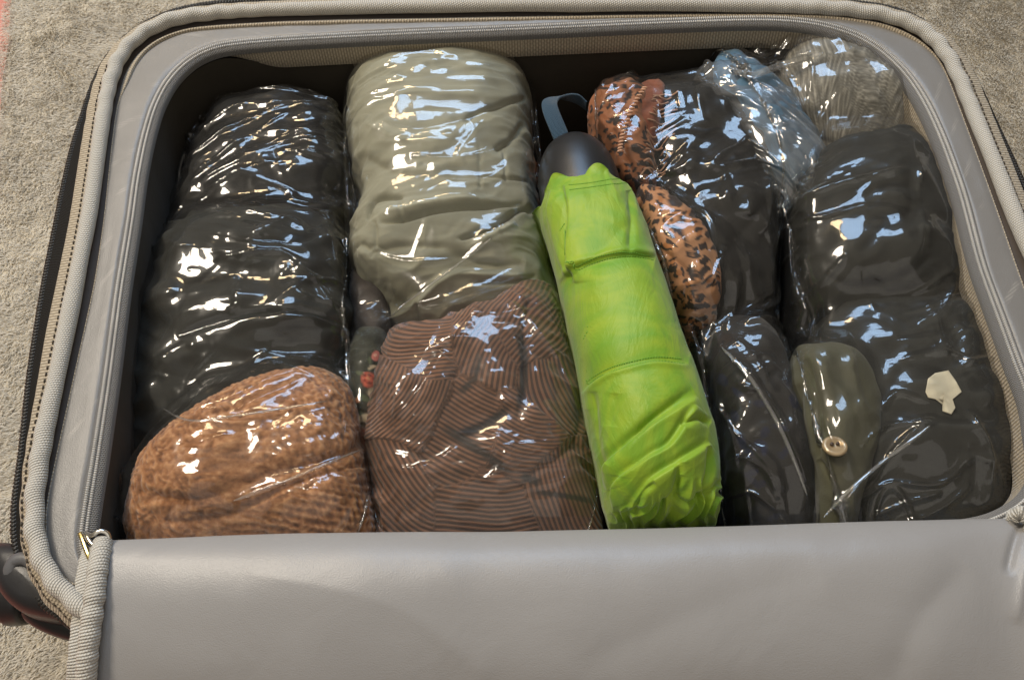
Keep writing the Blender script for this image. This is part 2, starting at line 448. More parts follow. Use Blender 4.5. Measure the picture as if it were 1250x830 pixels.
def loft(name, rings, mat, par=suitcase):
    P = np.stack(rings, 1)                       # (NPHI, k, 3)
    if P[..., 2].max() > -.03: P[..., 2] -= front_drop(P[..., 0], P[..., 1])
    k = P.shape[1]; P = np.concatenate([P, P[:1]], 0)
    me = quads_mesh(name, P.reshape(-1, 3), grid_faces(NPHI + 1, k)[:, ::-1], arc_uv(P))
    return under(link(name, me, mat), par)
def front_drop(X, Y):
    # the hinge side of the rim sags under the opened lid
    return .022 * np.clip((.150 - Y) / .02, 0, 1) * np.clip((X + .198) / .015, 0, 1)
def mid(a, b, f, dz=0): 
    c = a * (1 - f) + b * f; c = c.copy(); c[:, 2] += dz; return c
wave_r = .0045 + .0004 * noise(np.stack([Pp[:, 0] * 25, Pp[:, 1] * 25, Pp[:, 0] * 0], -1), 8)
# corners of the piping pucker
T = np.roll(Pp, -12, 0) - np.roll(Pp, 12, 0); T /= np.linalg.norm(T, axis=1, keepdims=True)
curv = np.clip(np.linalg.norm(np.roll(T, -20, 0) - np.roll(T, 20, 0), axis=1) * 2.2, 0, 1); curv = blur(curv[:, None], 60, 0, True)[:, 0]
arcs = np.arange(NPHI) * PERI / NPHI
puck = curv * (.00028 * np.sin(arcs * 2 * np.pi / .017 + 2 * noise(np.stack([arcs * 20, arcs * 0, arcs * 0], -1), 2)))
Pp = off_in(Pp, puck * 1.3)
outer0 = z3(off_in(Zp, .0035), -.022)
loft('side_wall', [z3(off_in(Zp, -.002), -.168), z3(off_in(Zp, .004), -.155), z3(off_in(Zp, .006), -.10), z3(off_in(Zp, .005), -.04), outer0], M_['shell'])
zz = z3(Zp, -.012)
ewid = np.clip((Pp[:, 1] - .17) / .12, 0, 1) * .0055 + .0095; ewid = blur(ewid[:, None], 20, 0, True)[:, 0]
tape_o = z3(off_in(Pp, ewid), -.0075)
loft('zipper_tape', [outer0, z3(off_in(Zp, .002), -.015), zz, mid(zz, tape_o, .5, -.001), tape_o], M_['tape_black'])
loft('edge_tape', [tape_o + [0, 0, .0012], z3(off_in(Pp, ewid - .0025), -.0022), z3(off_in(Pp, .0042), -.0012)], M_['web_beige'])
def ring_tube(name, xy, z, rad, mat, nv=20, flat=1.0, par=suitcase):
    T = np.roll(xy, -1, 0) - np.roll(xy, 1, 0); T /= np.linalg.norm(T, axis=1, keepdims=True); Nn = np.stack([T[:, 1], -T[:, 0]], -1)
    a = np.linspace(0, 2 * np.pi, nv, endpoint=False)
    rad = np.broadcast_to(rad, (len(xy),))
    P = np.zeros((len(xy), nv, 3))
    P[..., :2] = xy[:, None] + Nn[:, None] * (np.cos(a)[None, :, None] * rad[:, None, None])
    P[..., 2] = np.broadcast_to(z, (len(xy),))[:, None] + np.sin(a)[None] * rad[:, None] * flat
    P = np.concatenate([P, P[:1]], 0); P = np.concatenate([P, P[:, :1]], 1)
    uv = np.stack(np.meshgrid(np.arange(len(xy) + 1) * PERI / len(xy), np.append(a, 2 * np.pi) * .005, indexing='ij'), -1).reshape(-1, 2)
    P = P.reshape(-1, 3); P[:, 2] -= front_drop(P[:, 0], P[:, 1])
    me = quads_mesh(name, P, grid_faces(len(xy) + 1, nv + 1)[:, ::-1], uv)
    return under(link(name, me, mat), par)
ring_tube('piping', Pp, .0005 + nz1 + puck, wave_r + puck * .6, M_['web_white'], 24, 1.0)
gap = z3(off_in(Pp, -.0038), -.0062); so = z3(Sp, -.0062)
loft('seam_groove', [z3(off_in(Pp, .0045), -.0035), gap, so], fabric('brown grey seam tape', (.065, .054, .048), (.095, .08, .072), .9))  # dark tape recessed between the piping and the satin
# top side has a beige tape between piping and satin
cz = z3(Cp, -.004)
sat_rows = [so]
for f, d in ((.03, .0016), (.10, .0018), (.35, .0016), (.6, .0014), (.85, .0012), (.96, .0008)):
    rw = mid(so, z3(off_in(Cp, .0035), -.004), f, d)
    q = np.stack([rw[:, 0] * 18, rw[:, 1] * 18, rw[:, 0] * 0 + f * 1.5], -1)
    rw[:, 2] += .0008 * fbm(q, 5, 3) * min(1, 4 * f * (1 - f) + .2)
    sat_rows.append(rw)
sat_rows.append(z3(off_in(Cp, .0035), -.004))
P = np.stack(sat_rows, 1)
from_rows = P
loft('rim_panel', [P[:, k] for k in range(P.shape[1])], M_['satin_print'])
# beige binding over the satin's outer edge
e0 = so.copy(); e0[:, 2] += .0004
topness = np.clip((Sp[:, 1] - .465) / .02, 0, 1); topness = blur(topness[:, None], 30, 0, True)[:, 0]
b1 = z3(off_in(Sp, -(.0004 + .005 * topness)), 0); b1[:, 2] = -.0040 + .0018 * topness; b0 = z3(off_in(Sp, .0004), -.0058)
bm = mid(b0, b1, .5, .0006)
loft('edge_binding', [b0, bm, b1, z3(off_in(Sp, -(.0006 + .005 * topness)), -.0048)], M_['web_beige'])
# inner zipper: two raised rows plus tape, then webbing dropping into the case
inn = off_in(Cp, -.0048)
loft('inner_zipper_tape', [z3(off_in(Cp, .0038), -.0036), z3(off_in(Cp, .0018), -.0030), z3(Cp, -.0034), z3(off_in(Cp, -.0018), -.0035), z3(inn, -.0052), z3(inn, -.009)], M_['tape_grey'])
LEFT = blur(np.clip((-.15 - Cp[:, 0]) / .03, 0, 1)[:, None], 20, 0, True)[:, 0]
wtop = z3(off_in(Cp, -.0047 + .002 * LEFT), -.0088); LEFT = blur(np.clip((-.15 - Cp[:, 0]) / .03, 0, 1)[:, None], 20, 0, True)[:, 0]
wbot = z3(off_in(Cp, -.0056 + .004 * LEFT), -.0225 + .012 * LEFT)
loft('webbing_band', [wtop, mid(wtop, wbot, .1, .0) + 0, mid(wtop, wbot, .5), wbot, z3(off_in(Cp, -.0046 + .004 * LEFT), -.0235 + .012 * LEFT)], M_['web_beige'])
lin = [z3(off_in(Cp, -.0040 - .0004 * LEFT), -.0215 + .0115 * LEFT)]
for zq, oo in ((-.05, -.001), (-.09, 0.002), (-.13, .001), (-.15, -.006), (-.157, -.02)):
    rw = z3(off_in(Cp, oo), zq); q = rw * 14
    rw[:, :2] += (fbm(q, 9, 3) * .003)[:, None] * ((CEN - rw[:, :2]) / .3); lin.append(rw)
P = np.stack(lin, 1)
loft('lining', lin, M_['lining'])
# interior floor
fl = np.stack([z3(CEN + (lin[-1][:, :2] - CEN) * s_, -.157) for s_ in (1.0, .6, .2, .001)], 1)
under(link('lining_floor', quads_mesh('lining_floor', fl.reshape(-1, 3), grid_faces(NPHI, 4, True, False)[:, ::-1], fl.reshape(-1, 3)[:, :2]), M_['lining']), suitcase)
bt = np.stack([z3(CEN + (Zp - CEN) * s_, -.168) for s_ in (.992, .5, .001)], 1)
under(link('case_bottom', quads_mesh('case_bottom', bt.reshape(-1, 3), grid_faces(NPHI, 3, True, False), arc_uv(bt)), M_['shell']), suitcase)

# zipper teeth: small boxes all round
BOX = np.array([[x, y, z] for z in (-1, 1) for y in (-1, 1) for x in (-1, 1)], float)
BF = np.array([[0, 2, 3, 1], [4, 5, 7, 6], [0, 1, 5, 4], [2, 6, 7, 3], [0, 4, 6, 2], [1, 3, 7, 5]])
def along(xy, z, pitch, half, shift=0.0, name='teeth', mat=None, par=None, skew=0.0, keep=None):
    d = np.linalg.norm(np.roll(xy, -1, 0) - xy, axis=1); c = np.concatenate([[0], np.cumsum(d)]); n = int(c[-1] / pitch)
    s = (np.arange(n) + shift) * c[-1] / n
    X = np.interp(s, c, np.append(xy[:, 0], xy[0, 0])); Y = np.interp(s, c, np.append(xy[:, 1], xy[0, 1])); s2 = s + .0005
    X2 = np.interp(s2 % c[-1], c, np.append(xy[:, 0], xy[0, 0])); Y2 = np.interp(s2 % c[-1], c, np.append(xy[:, 1], xy[0, 1]))
    Tt = np.stack([X2 - X, Y2 - Y], -1); Tt /= np.linalg.norm(Tt, axis=1, keepdims=True)
    if keep is not None:
        k = keep(X, Y); X, Y, Tt = X[k], Y[k], Tt[k]; n = len(X)
    Nn = np.stack([Tt[:, 1], -Tt[:, 0]], -1)
    V = np.zeros((n, 8, 3)); taper = np.where(BOX[:, 2] > 0, .6, 1.0)
    V[..., 0] = X[:, None] + Tt[:, 0:1] * (BOX[:, 0] * half[0] * taper + BOX[:, 1] * skew)[None] + Nn[:, 0:1] * (BOX[:, 1] * half[1] * taper)[None]
    V[..., 1] = Y[:, None] + Tt[:, 1:2] * (BOX[:, 0] * half[0] * taper + BOX[:, 1] * skew)[None] + Nn[:, 1:2] * (BOX[:, 1] * half[1] * taper)[None]
    V[..., 2] = z + BOX[:, 2] * half[2]
    F = (BF[None] + 8 * np.arange(n)[:, None, None]).reshape(-1, 4)
    o = link(name, quads_mesh(name, V.reshape(-1, 3), F, smooth=False), mat); tag(o, kind='stuff')
    return under(o, par)
along(off_in(Zp, .0012), -.0125, .0021, (.0007, .0014, .0013), name='outer_zipper_teeth', mat=M_['tooth_black'], par=suitcase)
along(off_in(Zp, .0012), -.0125, .0021, (.0007, .0022, .0006), .5, name='outer_zipper_teeth', mat=M_['tooth_black'], par=suitcase)
along(off_in(Cp, .0013), -.0028, .00125, (.00038, .0010, .0010), name='inner_zipper_teeth', mat=M_['tooth_grey'], par=suitcase)
along(off_in(Cp, -.0011), -.0031, .00125, (.0004, .00085, .0007), .5, name='inner_zipper_teeth', mat=M_['tooth_grey'], par=suitcase)
along(off_in(Pp, .0070), -.0010, .0040, (.0013, .00035, .0005), name='stitching', mat=M_['stitch'], par=suitcase, keep=lambda X, Y: (Y < .50) & ((Y > .19) | (X < -.205)))

# ------------------------------------------------------------------ open lid in front: satin inner face with its own zip tape
def sheet(name, rows, nu, nv, mat, par, fn=None, thick=None):
    """rows: list of rows of (px,py,z) or world points ('w',x,y,z)"""
    G = np.array([[un(p[0], p[1], p[2]) if len(p) == 3 else np.array(p[1:]) for p in r] for r in rows])
    A = catmull(G.reshape(len(rows), -1), np.linspace(0, 1, nu)).reshape(nu, G.shape[1], 3)
    B = catmull(A.transpose(1, 0, 2).reshape(G.shape[1], -1), np.linspace(0, 1, nv)).reshape(nv, nu, 3).transpose(1, 0, 2)
    if fn is not None: B = fn(B)
    return tube_obj(name, B, mat, par, closed=False)
lidrows = [
    [(118, 668, -.030), (300, 662, -.035), (560, 660, -.035), (860, 656, -.035), (1110, 650, -.035), (1215, 646, -.035), (1300, 640, -.035)],
    [(119, 660, -.004), (300, 653, -.004), (560, 650, -.004), (860, 644, -.004), (1110, 636, -.004), (1215, 633, -.004), (1300, 632, -.004)],
    [(119, 664, .003), (300, 656, .006), (560, 653, .007), (860, 648, .007), (1110, 641, .007), (1215, 640, .006), (1300, 640, .006)],
    [(117, 690, .006), (300, 685, .012), (560, 683, .014), (860, 680, .014), (1110, 676, .013), (1225, 672, .009), (1310, 675, .012)],
    [(112, 740, .003), (300, 738, .010), (560, 738, .012), (860, 738, .012), (1110, 735, .010), (1230, 735, .007), (1320, 740, .012)],
    [(106, 830, -.010), (300, 830, -.004), (560, 830, .000), (860, 830, .000), (1110, 830, -.002), (1235, 830, -.005), (1330, 830, .0)],
    [(105, 960, -.04), (300, 960, -.03), (560, 960, -.03), (860, 960, -.03), (1110, 960, -.03), (1235, 960, -.03), (1330, 960, -.03)],
    [(100, 1250, -.10), (300, 1250, -.09), (560, 1250, -.09), (860, 1250, -.09), (1110, 1250, -.09), (1235, 1250, -.09), (1330, 1250, -.09)],
]
def lidfn(B):
    q = B * np.array([9, 9, 9.]); B = B.copy(); B[..., 2] += .0018 * fbm(q, 4, 3)
    pxl = proj(B.reshape(-1, 3)); B[..., 2] += crease_disp(pxl, [('v', [(1000, 700), (860, 740), (700, 820)], 1.2, 30), ('r', [(300, 700), (480, 740), (600, 830)], 1.2, 34), ('v', [(1180, 690), (1120, 760), (1090, 840)], 1.2, 22), ('v', [(1250, 632), (1238, 665), (1230, 700)], 2.5, 5), ('r', [(1262, 650), (1250, 700), (1240, 760)], 2, 9)]).reshape(B.shape[:2])
    return B
lid = sheet('lid_panel', lidrows, 110, 220, M_['satin'], suitcase, lidfn)
lid['label'] = 'smooth grey satin inner face of the opened lid'

def path_tube(name, pts, rad, mat, par, nv=14, nu=120, wob=0.0, flat=1.0, world=False, taper=False):
    G = np.array([p if world else un(*p) for p in pts]); C = catmull(G, np.linspace(0, 1, nu))
    T = np.gradient(C, axis=0); T /= np.linalg.norm(T, axis=1, keepdims=True)
    up = np.array([0, 0, 1.]); B = np.cross(T, up); B /= np.maximum(np.linalg.norm(B, axis=1, keepdims=True), 1e-6); Nn = np.cross(B, T)
    a = np.linspace(0, 2 * np.pi, nv, endpoint=False)
    r = np.full(nu, rad) * (1 + wob * noise(np.stack([np.arange(nu) * .11, np.zeros(nu), np.zeros(nu)], -1), 6))
    if taper: r = r * np.sqrt(np.clip(1 - np.abs(np.linspace(-1, 1, nu)) ** 8, 0.0, 1))
    P = C[:, None] + B[:, None] * (np.cos(a)[None, :, None] * r[:, None, None]) + Nn[:, None] * (np.sin(a)[None, :, None] * r[:, None, None] * flat)
    P[0] = C[0]; P[-1] = C[-1]
    o = tube_obj(name, P, mat, None)
    return under(o, par) if par else o
path_tube('lid_piping', [(126, 662, .003), (120, 690, .008), (114, 740, .007), (107, 800, 0), (104, 860, -.012), (102, 960, -.035), (98, 1200, -.09)], .0046, M_['web_white'], suitcase, 18, 260, .15)
path_tube('lid_zipper_tape', [(115, 668, .0), (108, 700, .002), (103, 750, .0), (97, 810, -.006), (93, 870, -.02), (92, 960, -.045), (90, 1200, -.10)], .0058, M_['web_white'], suitcase, 14, 260, .1, .22)
path_tube('lid_piping', [(1236, 632, .004), (1241, 628, .008), (1246, 626, .010), (1254, 634, .009), (1262, 660, .006), (1275, 720, .004), (1290, 840, -.01)], .0030, M_['web_white'], suitcase, 14, 160, .4)
# metal pull hooked on the inner zip
def pull():
    p = path_tube('zipper_pull', [(104, 650, .0035), (112, 653, .0065), (122, 648, .0075), (131, 651, .006), (133, 660, .004), (125, 665, .0035), (113, 664, .0035), (104, 650, .0035)], .0011, M_['metal'], suitcase, 8, 60)
    path_tube('slider', [(97, 650, .001), (101, 660, .002), (107, 676, .0025), (110, 684, .002)], .0011, simple('brass slider', (.75, .58, .25), .25, 1.0), suitcase, 8, 30, 0, .7)
    path_tube('slider_body', [(106, 658, .0015), (113, 656, .002), (121, 655, .002)], .0032, M_['plastic_black'], suitcase, 10, 20, 0, .5, taper=True)
pull()

# wheel housing at the near left corner
def wheel():
    P = []
    nu, nv = 40, 40
    for i in range(nu):
        t = i / (nu - 1)
        z = -.010 - .045 * t
        s = math.sqrt(max(0, 1 - abs(2 * t - 1) ** 5)) * 1.0
        cx, cy = un(50, 716, -.03)[:2]
        row = []
        for j in range(nv):
            a = 2 * math.pi * j / nv
            ca, sa = math.cos(a), math.sin(a)
            x = math.copysign(abs(ca) ** .7, ca) * .0215 * (s * .9 + .1 if t not in (0, 1) else 0); y = math.copysign(abs(sa) ** .7, sa) * .019 * (s * .9 + .1 if t not in (0, 1) else 0)
            row.append((cx + x * .95 - y * .5, cy + y + x * -.25, z))
        P.append(row)
    P = np.array(P)
    o = under(tube_obj('wheel_housing', P, M_['plastic_black']), suitcase)
    # raised grey-rimmed scoop on top
    cx, cy = un(27, 700, -.014)[:2]
    path_tube('wheel_rim', [(22, 712, -.016), (12, 700, -.013), (18, 685, -.011), (32, 682, -.010), (42, 690, -.010)], .0035, simple('worn grey plastic', (.10, .10, .105), .45), suitcase, 12, 40, 0, .7, taper=True)
    path_tube('wheel_guard', [(36, 735, -.035), (60, 750, -.035), (85, 760, -.035), (110, 766, -.035)], .008, M_['plastic_black'], suitcase, 14, 40, 0, .8, taper=True)
    # wheel disc under the housing
    W = []
    wc = un(24, 722, -.05)
    for t in np.linspace(0, 1, 14):
        s = math.sqrt(max(0, 1 - abs(2 * t - 1) ** 6)); W.append([(wc[0] + .008 * (2 * t - 1), wc[1] + .017 * s * math.cos(a), wc[2] + .017 * s * math.sin(a)) for a in np.linspace(0, 2 * math.pi, 28, endpoint=False)])
    under(tube_obj('wheel', np.array(W), M_['plastic_black']), suitcase)
wheel()

# ------------------------------------------------------------------ blanket and floor
FLOORZ = -.170
def blanket():
    nx, ny = 260, 220
    X, Y = np.meshgrid(np.linspace(-.85, 1.0, nx), np.linspace(-.35, 1.25, ny), indexing='ij')
    Q = np.stack([X * 30, Y * 30, X * 0], -1)
    Z = FLOORZ + .0009 * fbm(Q, 2, 3) + .0012 * fbm(Q * .15, 4, 2)
    P = np.stack([X, Y, Z], -1)
    # left border: the blanket ends where the pink floor shows
    A0, A1 = un(13, 0, FLOORZ), un(2, 112, FLOORZ)
    slope = (A1[0] - A0[0]) / (A1[1] - A0[1])
    xe = A0[0] + slope * (Y - A0[1]) - .006 + .002 * noise(Q * .5, 3)
    f = (np.linspace(0, 1, nx))[:, None]
    P[..., 0] = xe + (1.0 - xe) * f
    P[0, :, 2] = FLOORZ - .012; P[1, :, 2] = FLOORZ - .003
    t = NT('plush blanket backing'); m = t.pbr(t.mixc(t.noise(40, 4), (.44, .39, .30), (.58, .52, .41)), .95, t.bump(t.noise(300, 4, .7), .6, .003), Sheen_Weight=.4)
    o = link('blanket', quads_mesh('blanket', P.reshape(-1, 3), grid_faces(nx, ny), P.reshape(-1, 3)[:, :2]), m)
    tag(o, kind='structure')
    return A0, slope
A0, SLOPE = blanket()

def fibres():
    n = 1500000
    X = RNG.uniform(-.62, .66, n); Y = RNG.uniform(-.02, 1.0, n)
    P = np.stack([X, Y, np.full(n, FLOORZ)], -1); px = proj(P)
    vis = (px[:, 0] > -40) & (px[:, 0] < 1290) & (px[:, 1] > -40) & (px[:, 1] < 870)
    edge = X > A0[0] + SLOPE * (Y - A0[1]) - .004
    # outside the suitcase footprint
    d = np.stack([X, Y], -1) - CEN; ang = np.arctan2(d[:, 1], d[:, 0]); r = np.hypot(d[:, 0], d[:, 1])
    o = np.argsort(PHIW); rf = np.interp(ang, PHIW[o], RZ[o], period=2 * np.pi)
    lidm = (Y < .14) & (X > -.215)
    hid = (X > -.20) & (X < .22) & (Y < .45)
    keep = edge & (r > rf - .004) & ~hid & ~lidm & (vis | (RNG.random(n) < .12))
    X, Y, px = X[keep], Y[keep], px[keep]
    n = len(X)
    Q = np.stack([X, Y, X * 0], -1)
    lump = .0009 * fbm(Q * 30, 2, 3) + .0012 * fbm(Q * 30 * .15, 4, 2)
    a = .45 * fbm(Q * 16, 12, 3) + .8 * noise(Q * 90, 19) - 2.2 + RNG.normal(0, .35, n)
    ln = RNG.uniform(.0038, .0068, n) * (1 + .25 * noise(Q * 60, 21)); lean = np.clip(.72 + .14 * noise(Q * 45, 23) + RNG.normal(0, .12, n), .25, .97)
    dx, dy = np.cos(a), np.sin(a)
    base = np.stack([X, Y, FLOORZ + lump - .001], -1)
    dirv = np.stack([dx * lean, dy * lean, np.sqrt(1 - lean ** 2)], -1)
    side = np.stack([-dy, dx, dx * 0], -1) * RNG.uniform(.00016, .00032, n)[:, None]
    m1 = base + dirv * ln[:, None] * .5 + np.array([0, 0, 1]) * ln[:, None] * .18
    tip = base + dirv * ln[:, None]
    V = np.stack([base - side, base + side, m1 + side, m1 - side, tip + side * .3, tip - side * .3], 1)
    F = (np.array([[0, 1, 2, 3], [3, 2, 4, 5]])[None] + 6 * np.arange(n)[:, None, None]).reshape(-1, 4)
    tone = np.repeat(np.clip(.5 + .12 * fbm(Q * 22, 33, 3) + .14 * noise(Q * 140, 35) + RNG.normal(0, .13, n), 0, 1), 6)
    t = NT('plush fibre')
    col = t.ramp(t.attr('tone'), [(0, (.44, .39, .31)), (.5, (.60, .55, .46)), (1, (.74, .69, .60))])
    m = t.pbr(col, .8, None, Sheen_Weight=.3, Specular_IOR_Level=.2)
    o = link('blanket_pile', quads_mesh('blanket_pile', V.reshape(-1, 3), F, None, {'tone': tone}), m)
    tag(o, kind='stuff')
PHIW = (PHI + np.pi) % (2 * np.pi) - np.pi
RZ = np.hypot(*(Zp - CEN).T)
fibres()
def floor():
    t = NT('pink painted floor'); m = t.pbr(t.mixc(t.noise(6, 4), (.42, .15, .12), (.50, .20, .16)), .45)
    P = np.array([[[-1.6, -.8, FLOORZ - .012], [-1.6, 1.8, FLOORZ - .012]], [[1.8, -.8, FLOORZ - .012], [1.8, 1.8, FLOORZ - .012]]])
    o = tube_obj('floor', P, m, closed=False); tag(o, kind='structure')
floor()

# ------------------------------------------------------------------ garments
def cloth_noise(P, px, amp, sx=.03, sy=.012, ang=0, seed=0, sharp=1.2):
    Q = rot2(P, ang) / np.array([sx, sy, .03])
    Q = Q + .6 * np.stack([noise(Q * .6, seed + 5), noise(Q * .6, seed + 7), Q[:, 0] * 0], -1)
    return amp * (ridged(Q, seed, 2, sharp) - .5)

def recentre(o):
    """put a one-mesh thing's origin at its own base"""
    me = o.data; V = np.zeros(len(me.vertices) * 3, np.float32); me.vertices.foreach_get('co', V); V = V.reshape(-1, 3)
    c = np.array([(V[:, 0].min() + V[:, 0].max()) / 2, (V[:, 1].min() + V[:, 1].max()) / 2, V[:, 2].min()])
    me.vertices.foreach_set('co', (V - c).ravel()); o.location = c; me.update()
    return o

CONTENT = {}       # bag number -> list of grids
def garment(name, bag, st, mat, fn, label, cat, nu=200, nv=170, zb=-.135, parent=None, attrs=None, **kw):
    P = tube(st, nu, nv, zb, **kw)
    P = displace(P, fn) if fn else P
    A = attrs(P.reshape(-1, 3), proj(P.reshape(-1, 3))) if attrs else None
    o = tube_obj(name, P, mat, parent, A)
    CONTENT.setdefault(bag, []).append(P)
    if label: tag(o, label, cat)
    return o

def soft(folds, amp=.0022, sx=.035, sy=.014, ang=0, seed=0, fine=.0):
    def f(P, N, px):
        d = cloth_noise(P, px, amp, sx, sy, ang, seed) + .5 * amp * fbm(P * 45, seed + 40, 2)
        if fine: d = d + fine * noise(P * 260, seed + 44)
        if folds: d = d + crease_disp(px, folds) * np.clip(N[:, 2] * 2.5, 0, 1)
        return d
    return f

M_['black'] = fabric('black jersey', (.008, .008, .007), (.014, .013, .011), .9, sheen=.0)
M_['charcoal'] = fabric('charcoal jersey', (.014, .0145, .013), (.030, .030, .025), .9, sheen=.0)
M_['sage'] = fabric('sage green cotton twill', (.265, .262, .195), (.32, .318, .242), .85, weave=1700, sheen=.12, bstr=.2)
M_['olive'] = fabric('olive khaki cotton', (.055, .055, .034), (.085, .082, .05), .85)
M_['greycloth'] = fabric('dark mauve grey cloth', (.055, .047, .045), (.08, .07, .066), .85)
M_['blue'] = fabric('faded blue cloth', (.035, .095, .16), (.11, .20, .29), .8)
M_['navy'] = fabric('dark navy cloth', (.006, .012, .035), (.012, .022, .055), .8)
M_['paper'] = fabric('cream paper', (.62, .56, .40), (.74, .68, .52), .7, bstr=.1)
M_['button'] = simple('shell button', (.40, .30, .18), .2, .35)
M_['buttonhole'] = simple('dark rivet centre', (.05, .03, .02), .5)

# --- bag 1 ---
garment('black_shirt', 1, [(272, 140, 408, 144, -.06, .030), (260, 172, 420, 172, -.058, .034), (245, 210, 424, 215, -.058, .036), (222, 262, 424, 270, -.058, .036), (208, 310, 424, 320, -.06, .030)],
        M_['black'], soft([('v', [(225, 250), (290, 245), (360, 250), (425, 240)], 4, 6), ('v', [(255, 190), (300, 205), (350, 230), (370, 245)], 2.5, 6)], .0055, .05, .024, 20, 3),
        'tightly rolled black shirt at the far end of the leftmost bag', 'shirt')
garment('charcoal_shirt', 1, [(222, 276, 424, 268, -.060, .026), (205, 318, 428, 320, -.054, .038), (190, 370, 428, 380, -.054, .042), (176, 440, 430, 440, -.056, .040), (160, 520, 420, 500, -.06, .034), (150, 590, 400, 560, -.065, .026)],
        M_['charcoal'], soft([('v', [(210, 345), (270, 335), (330, 300), (395, 285)], 3.5, 6), ('e', [(430, 400), (370, 395), (300, 400), (235, 430)], 3, 6), ('v', [(230, 330), (215, 380), (200, 420)], 3, 6)], .0055, .05, .026, -15, 5),
        'folded charcoal shirt between the black shirt and the brown knit', 'shirt')

def knit_mat():
    t = NT('brown chunky knit')
    u, v = t.uv()
    n1 = t.noise(90, 4, .65); n2 = t.noise(420, 3, .6)
    h = t.attr('knit')
    col = t.ramp(t.math('ADD', t.math('MULTIPLY', n2, .45), t.math('MULTIPLY', h, .55)), [(.2, (.11, .040, .013)), (.5, (.33, .145, .058)), (.8, (.56, .30, .145))])
    return t.pbr(col, .9, t.bump(t.math('ADD', n2, n1), .5, .0015), Sheen_Weight=.4, Specular_IOR_Level=.2)
M_['knit'] = knit_mat()
def knit_h(P, px):
    rib = np.clip(((px[:, 0] - 290) * .45 + (px[:, 1] - 640)) * 1.0, -8, 8) / 16 + .5
    a = .5 + .5 * np.sin(2 * np.pi * ((px[:, 1] - .18 * px[:, 0]) / 9.5 + .5 * noise(P * 50, 4)))
    b = np.clip(.5 + .9 * noise(rot2(P, 30) * np.array([430, 280, 300]) + 1.2 * noise(P * 90, 3)[:, None], 9), 0, 1)
    b2 = np.clip(.5 + .7 * noise(P * 230, 19), 0, 1)
    return np.clip(rib * (.35 * a + .65 * b) + (1 - rib) * (.7 * b + .3 * b2), 0, 1)
def knit_fn(P, N, px):
    return .0016 * knit_h(P, px) + .0035 * fbm(P * 20, 8, 2) + crease_disp(px, [('v', [(165, 600), (240, 610), (330, 575), (420, 555), (450, 520)], 4, 7), ('v', [(200, 640), (290, 625), (360, 590), (450, 565)], 3, 6)])
garment('brown_knit_sweater', 1, [(335, 474, 412, 464, -.052, .026), (268, 512, 434, 496, -.047, .032), (206, 556, 444, 534, -.044, .037), (176, 588, 452, 574, -.044, .038), (164, 640, 460, 640, -.046, .036), (160, 720, 462, 720, -.06, .030)],
        M_['knit'], knit_fn, 'chunky brown knitted sweater at the near end of the leftmost bag', 'sweater', 330, 330, n=3.4, attrs=lambda P, px: {'knit': knit_h(P, px)})

# --- bag 2 ---
sage_folds = [
    ('v', [(447, 268), (455, 246), (472, 239), (492, 241)], 2.6, 3), ('v', [(462, 273), (500, 266), (540, 256), (585, 250), (640, 250)], 3.0, 3.5), ('r', [(462, 262), (500, 256), (545, 246), (585, 242)], 1.5, 5),
    ('v', [(560, 292), (590, 280), (618, 266), (640, 255), (650, 262)], 3.4, 3.5), ('r', [(575, 300), (600, 288), (630, 272)], 1.6, 5),
    ('e', [(640, 332), (600, 330), (559, 329), (541, 336), (527, 346), (507, 365), (482, 381), (458, 372)], -3.2, 5),
    ('v', [(643, 120), (612, 128), (582, 136), (566, 150)], 2.4, 3), ('v', [(515, 350), (508, 372), (508, 400)], 1.8, 3),
    ('v', [(458, 270), (459, 292), (456, 315)], 1.2, 2), ('v', [(490, 245), (491, 268)], 1.0, 2), ('v', [(580, 212), (612, 216), (648, 222)], 1.3, 2), ('v', [(585, 176), (587, 230)], 1.0, 1.8), ('v', [(615, 178), (618, 222)], .9, 1.8),
    ('v', [(640, 150), (625, 170), (604, 182)], 2.6, 4), ('r', [(445, 150), (500, 175), (570, 165)], 1.5, 9), ('v', [(440, 190), (500, 215), (570, 205)], 1.4, 8),
    ('v', [(448, 312), (490, 300), (545, 302)], 1.6, 6), ('e', [(440, 300), (452, 308), (458, 300)], 2, 4), ('v', [(575, 345), (620, 345), (655, 337)], 1.6, 3.5), ('v', [(545, 300), (580, 318), (640, 322)], 1.6, 6)]
garment('sage_trousers', 2, [(446, 100, 622, 94, -.062, .036), (430, 118, 645, 113, -.058, .044), (428, 160, 648, 155, -.056, .048), (432, 215, 652, 210, -.056, .048), (445, 262, 657, 262, -.056, .046), (430, 305, 662, 300, -.056, .045), (438, 345, 668, 340, -.057, .043), (476, 388, 674, 385, -.062, .036), (490, 430, 676, 430, -.075, .025)],
        M_['sage'], soft([(k_, p_, d_ * 2.0, w_ * .9) for k_, p_, d_, w_ in sage_folds], .0026, .045, .018, 5, 11), 'rolled sage green trousers at the far end of the bag beside the umbrella', 'trousers', 320, 260, kend=14, n=2.9)
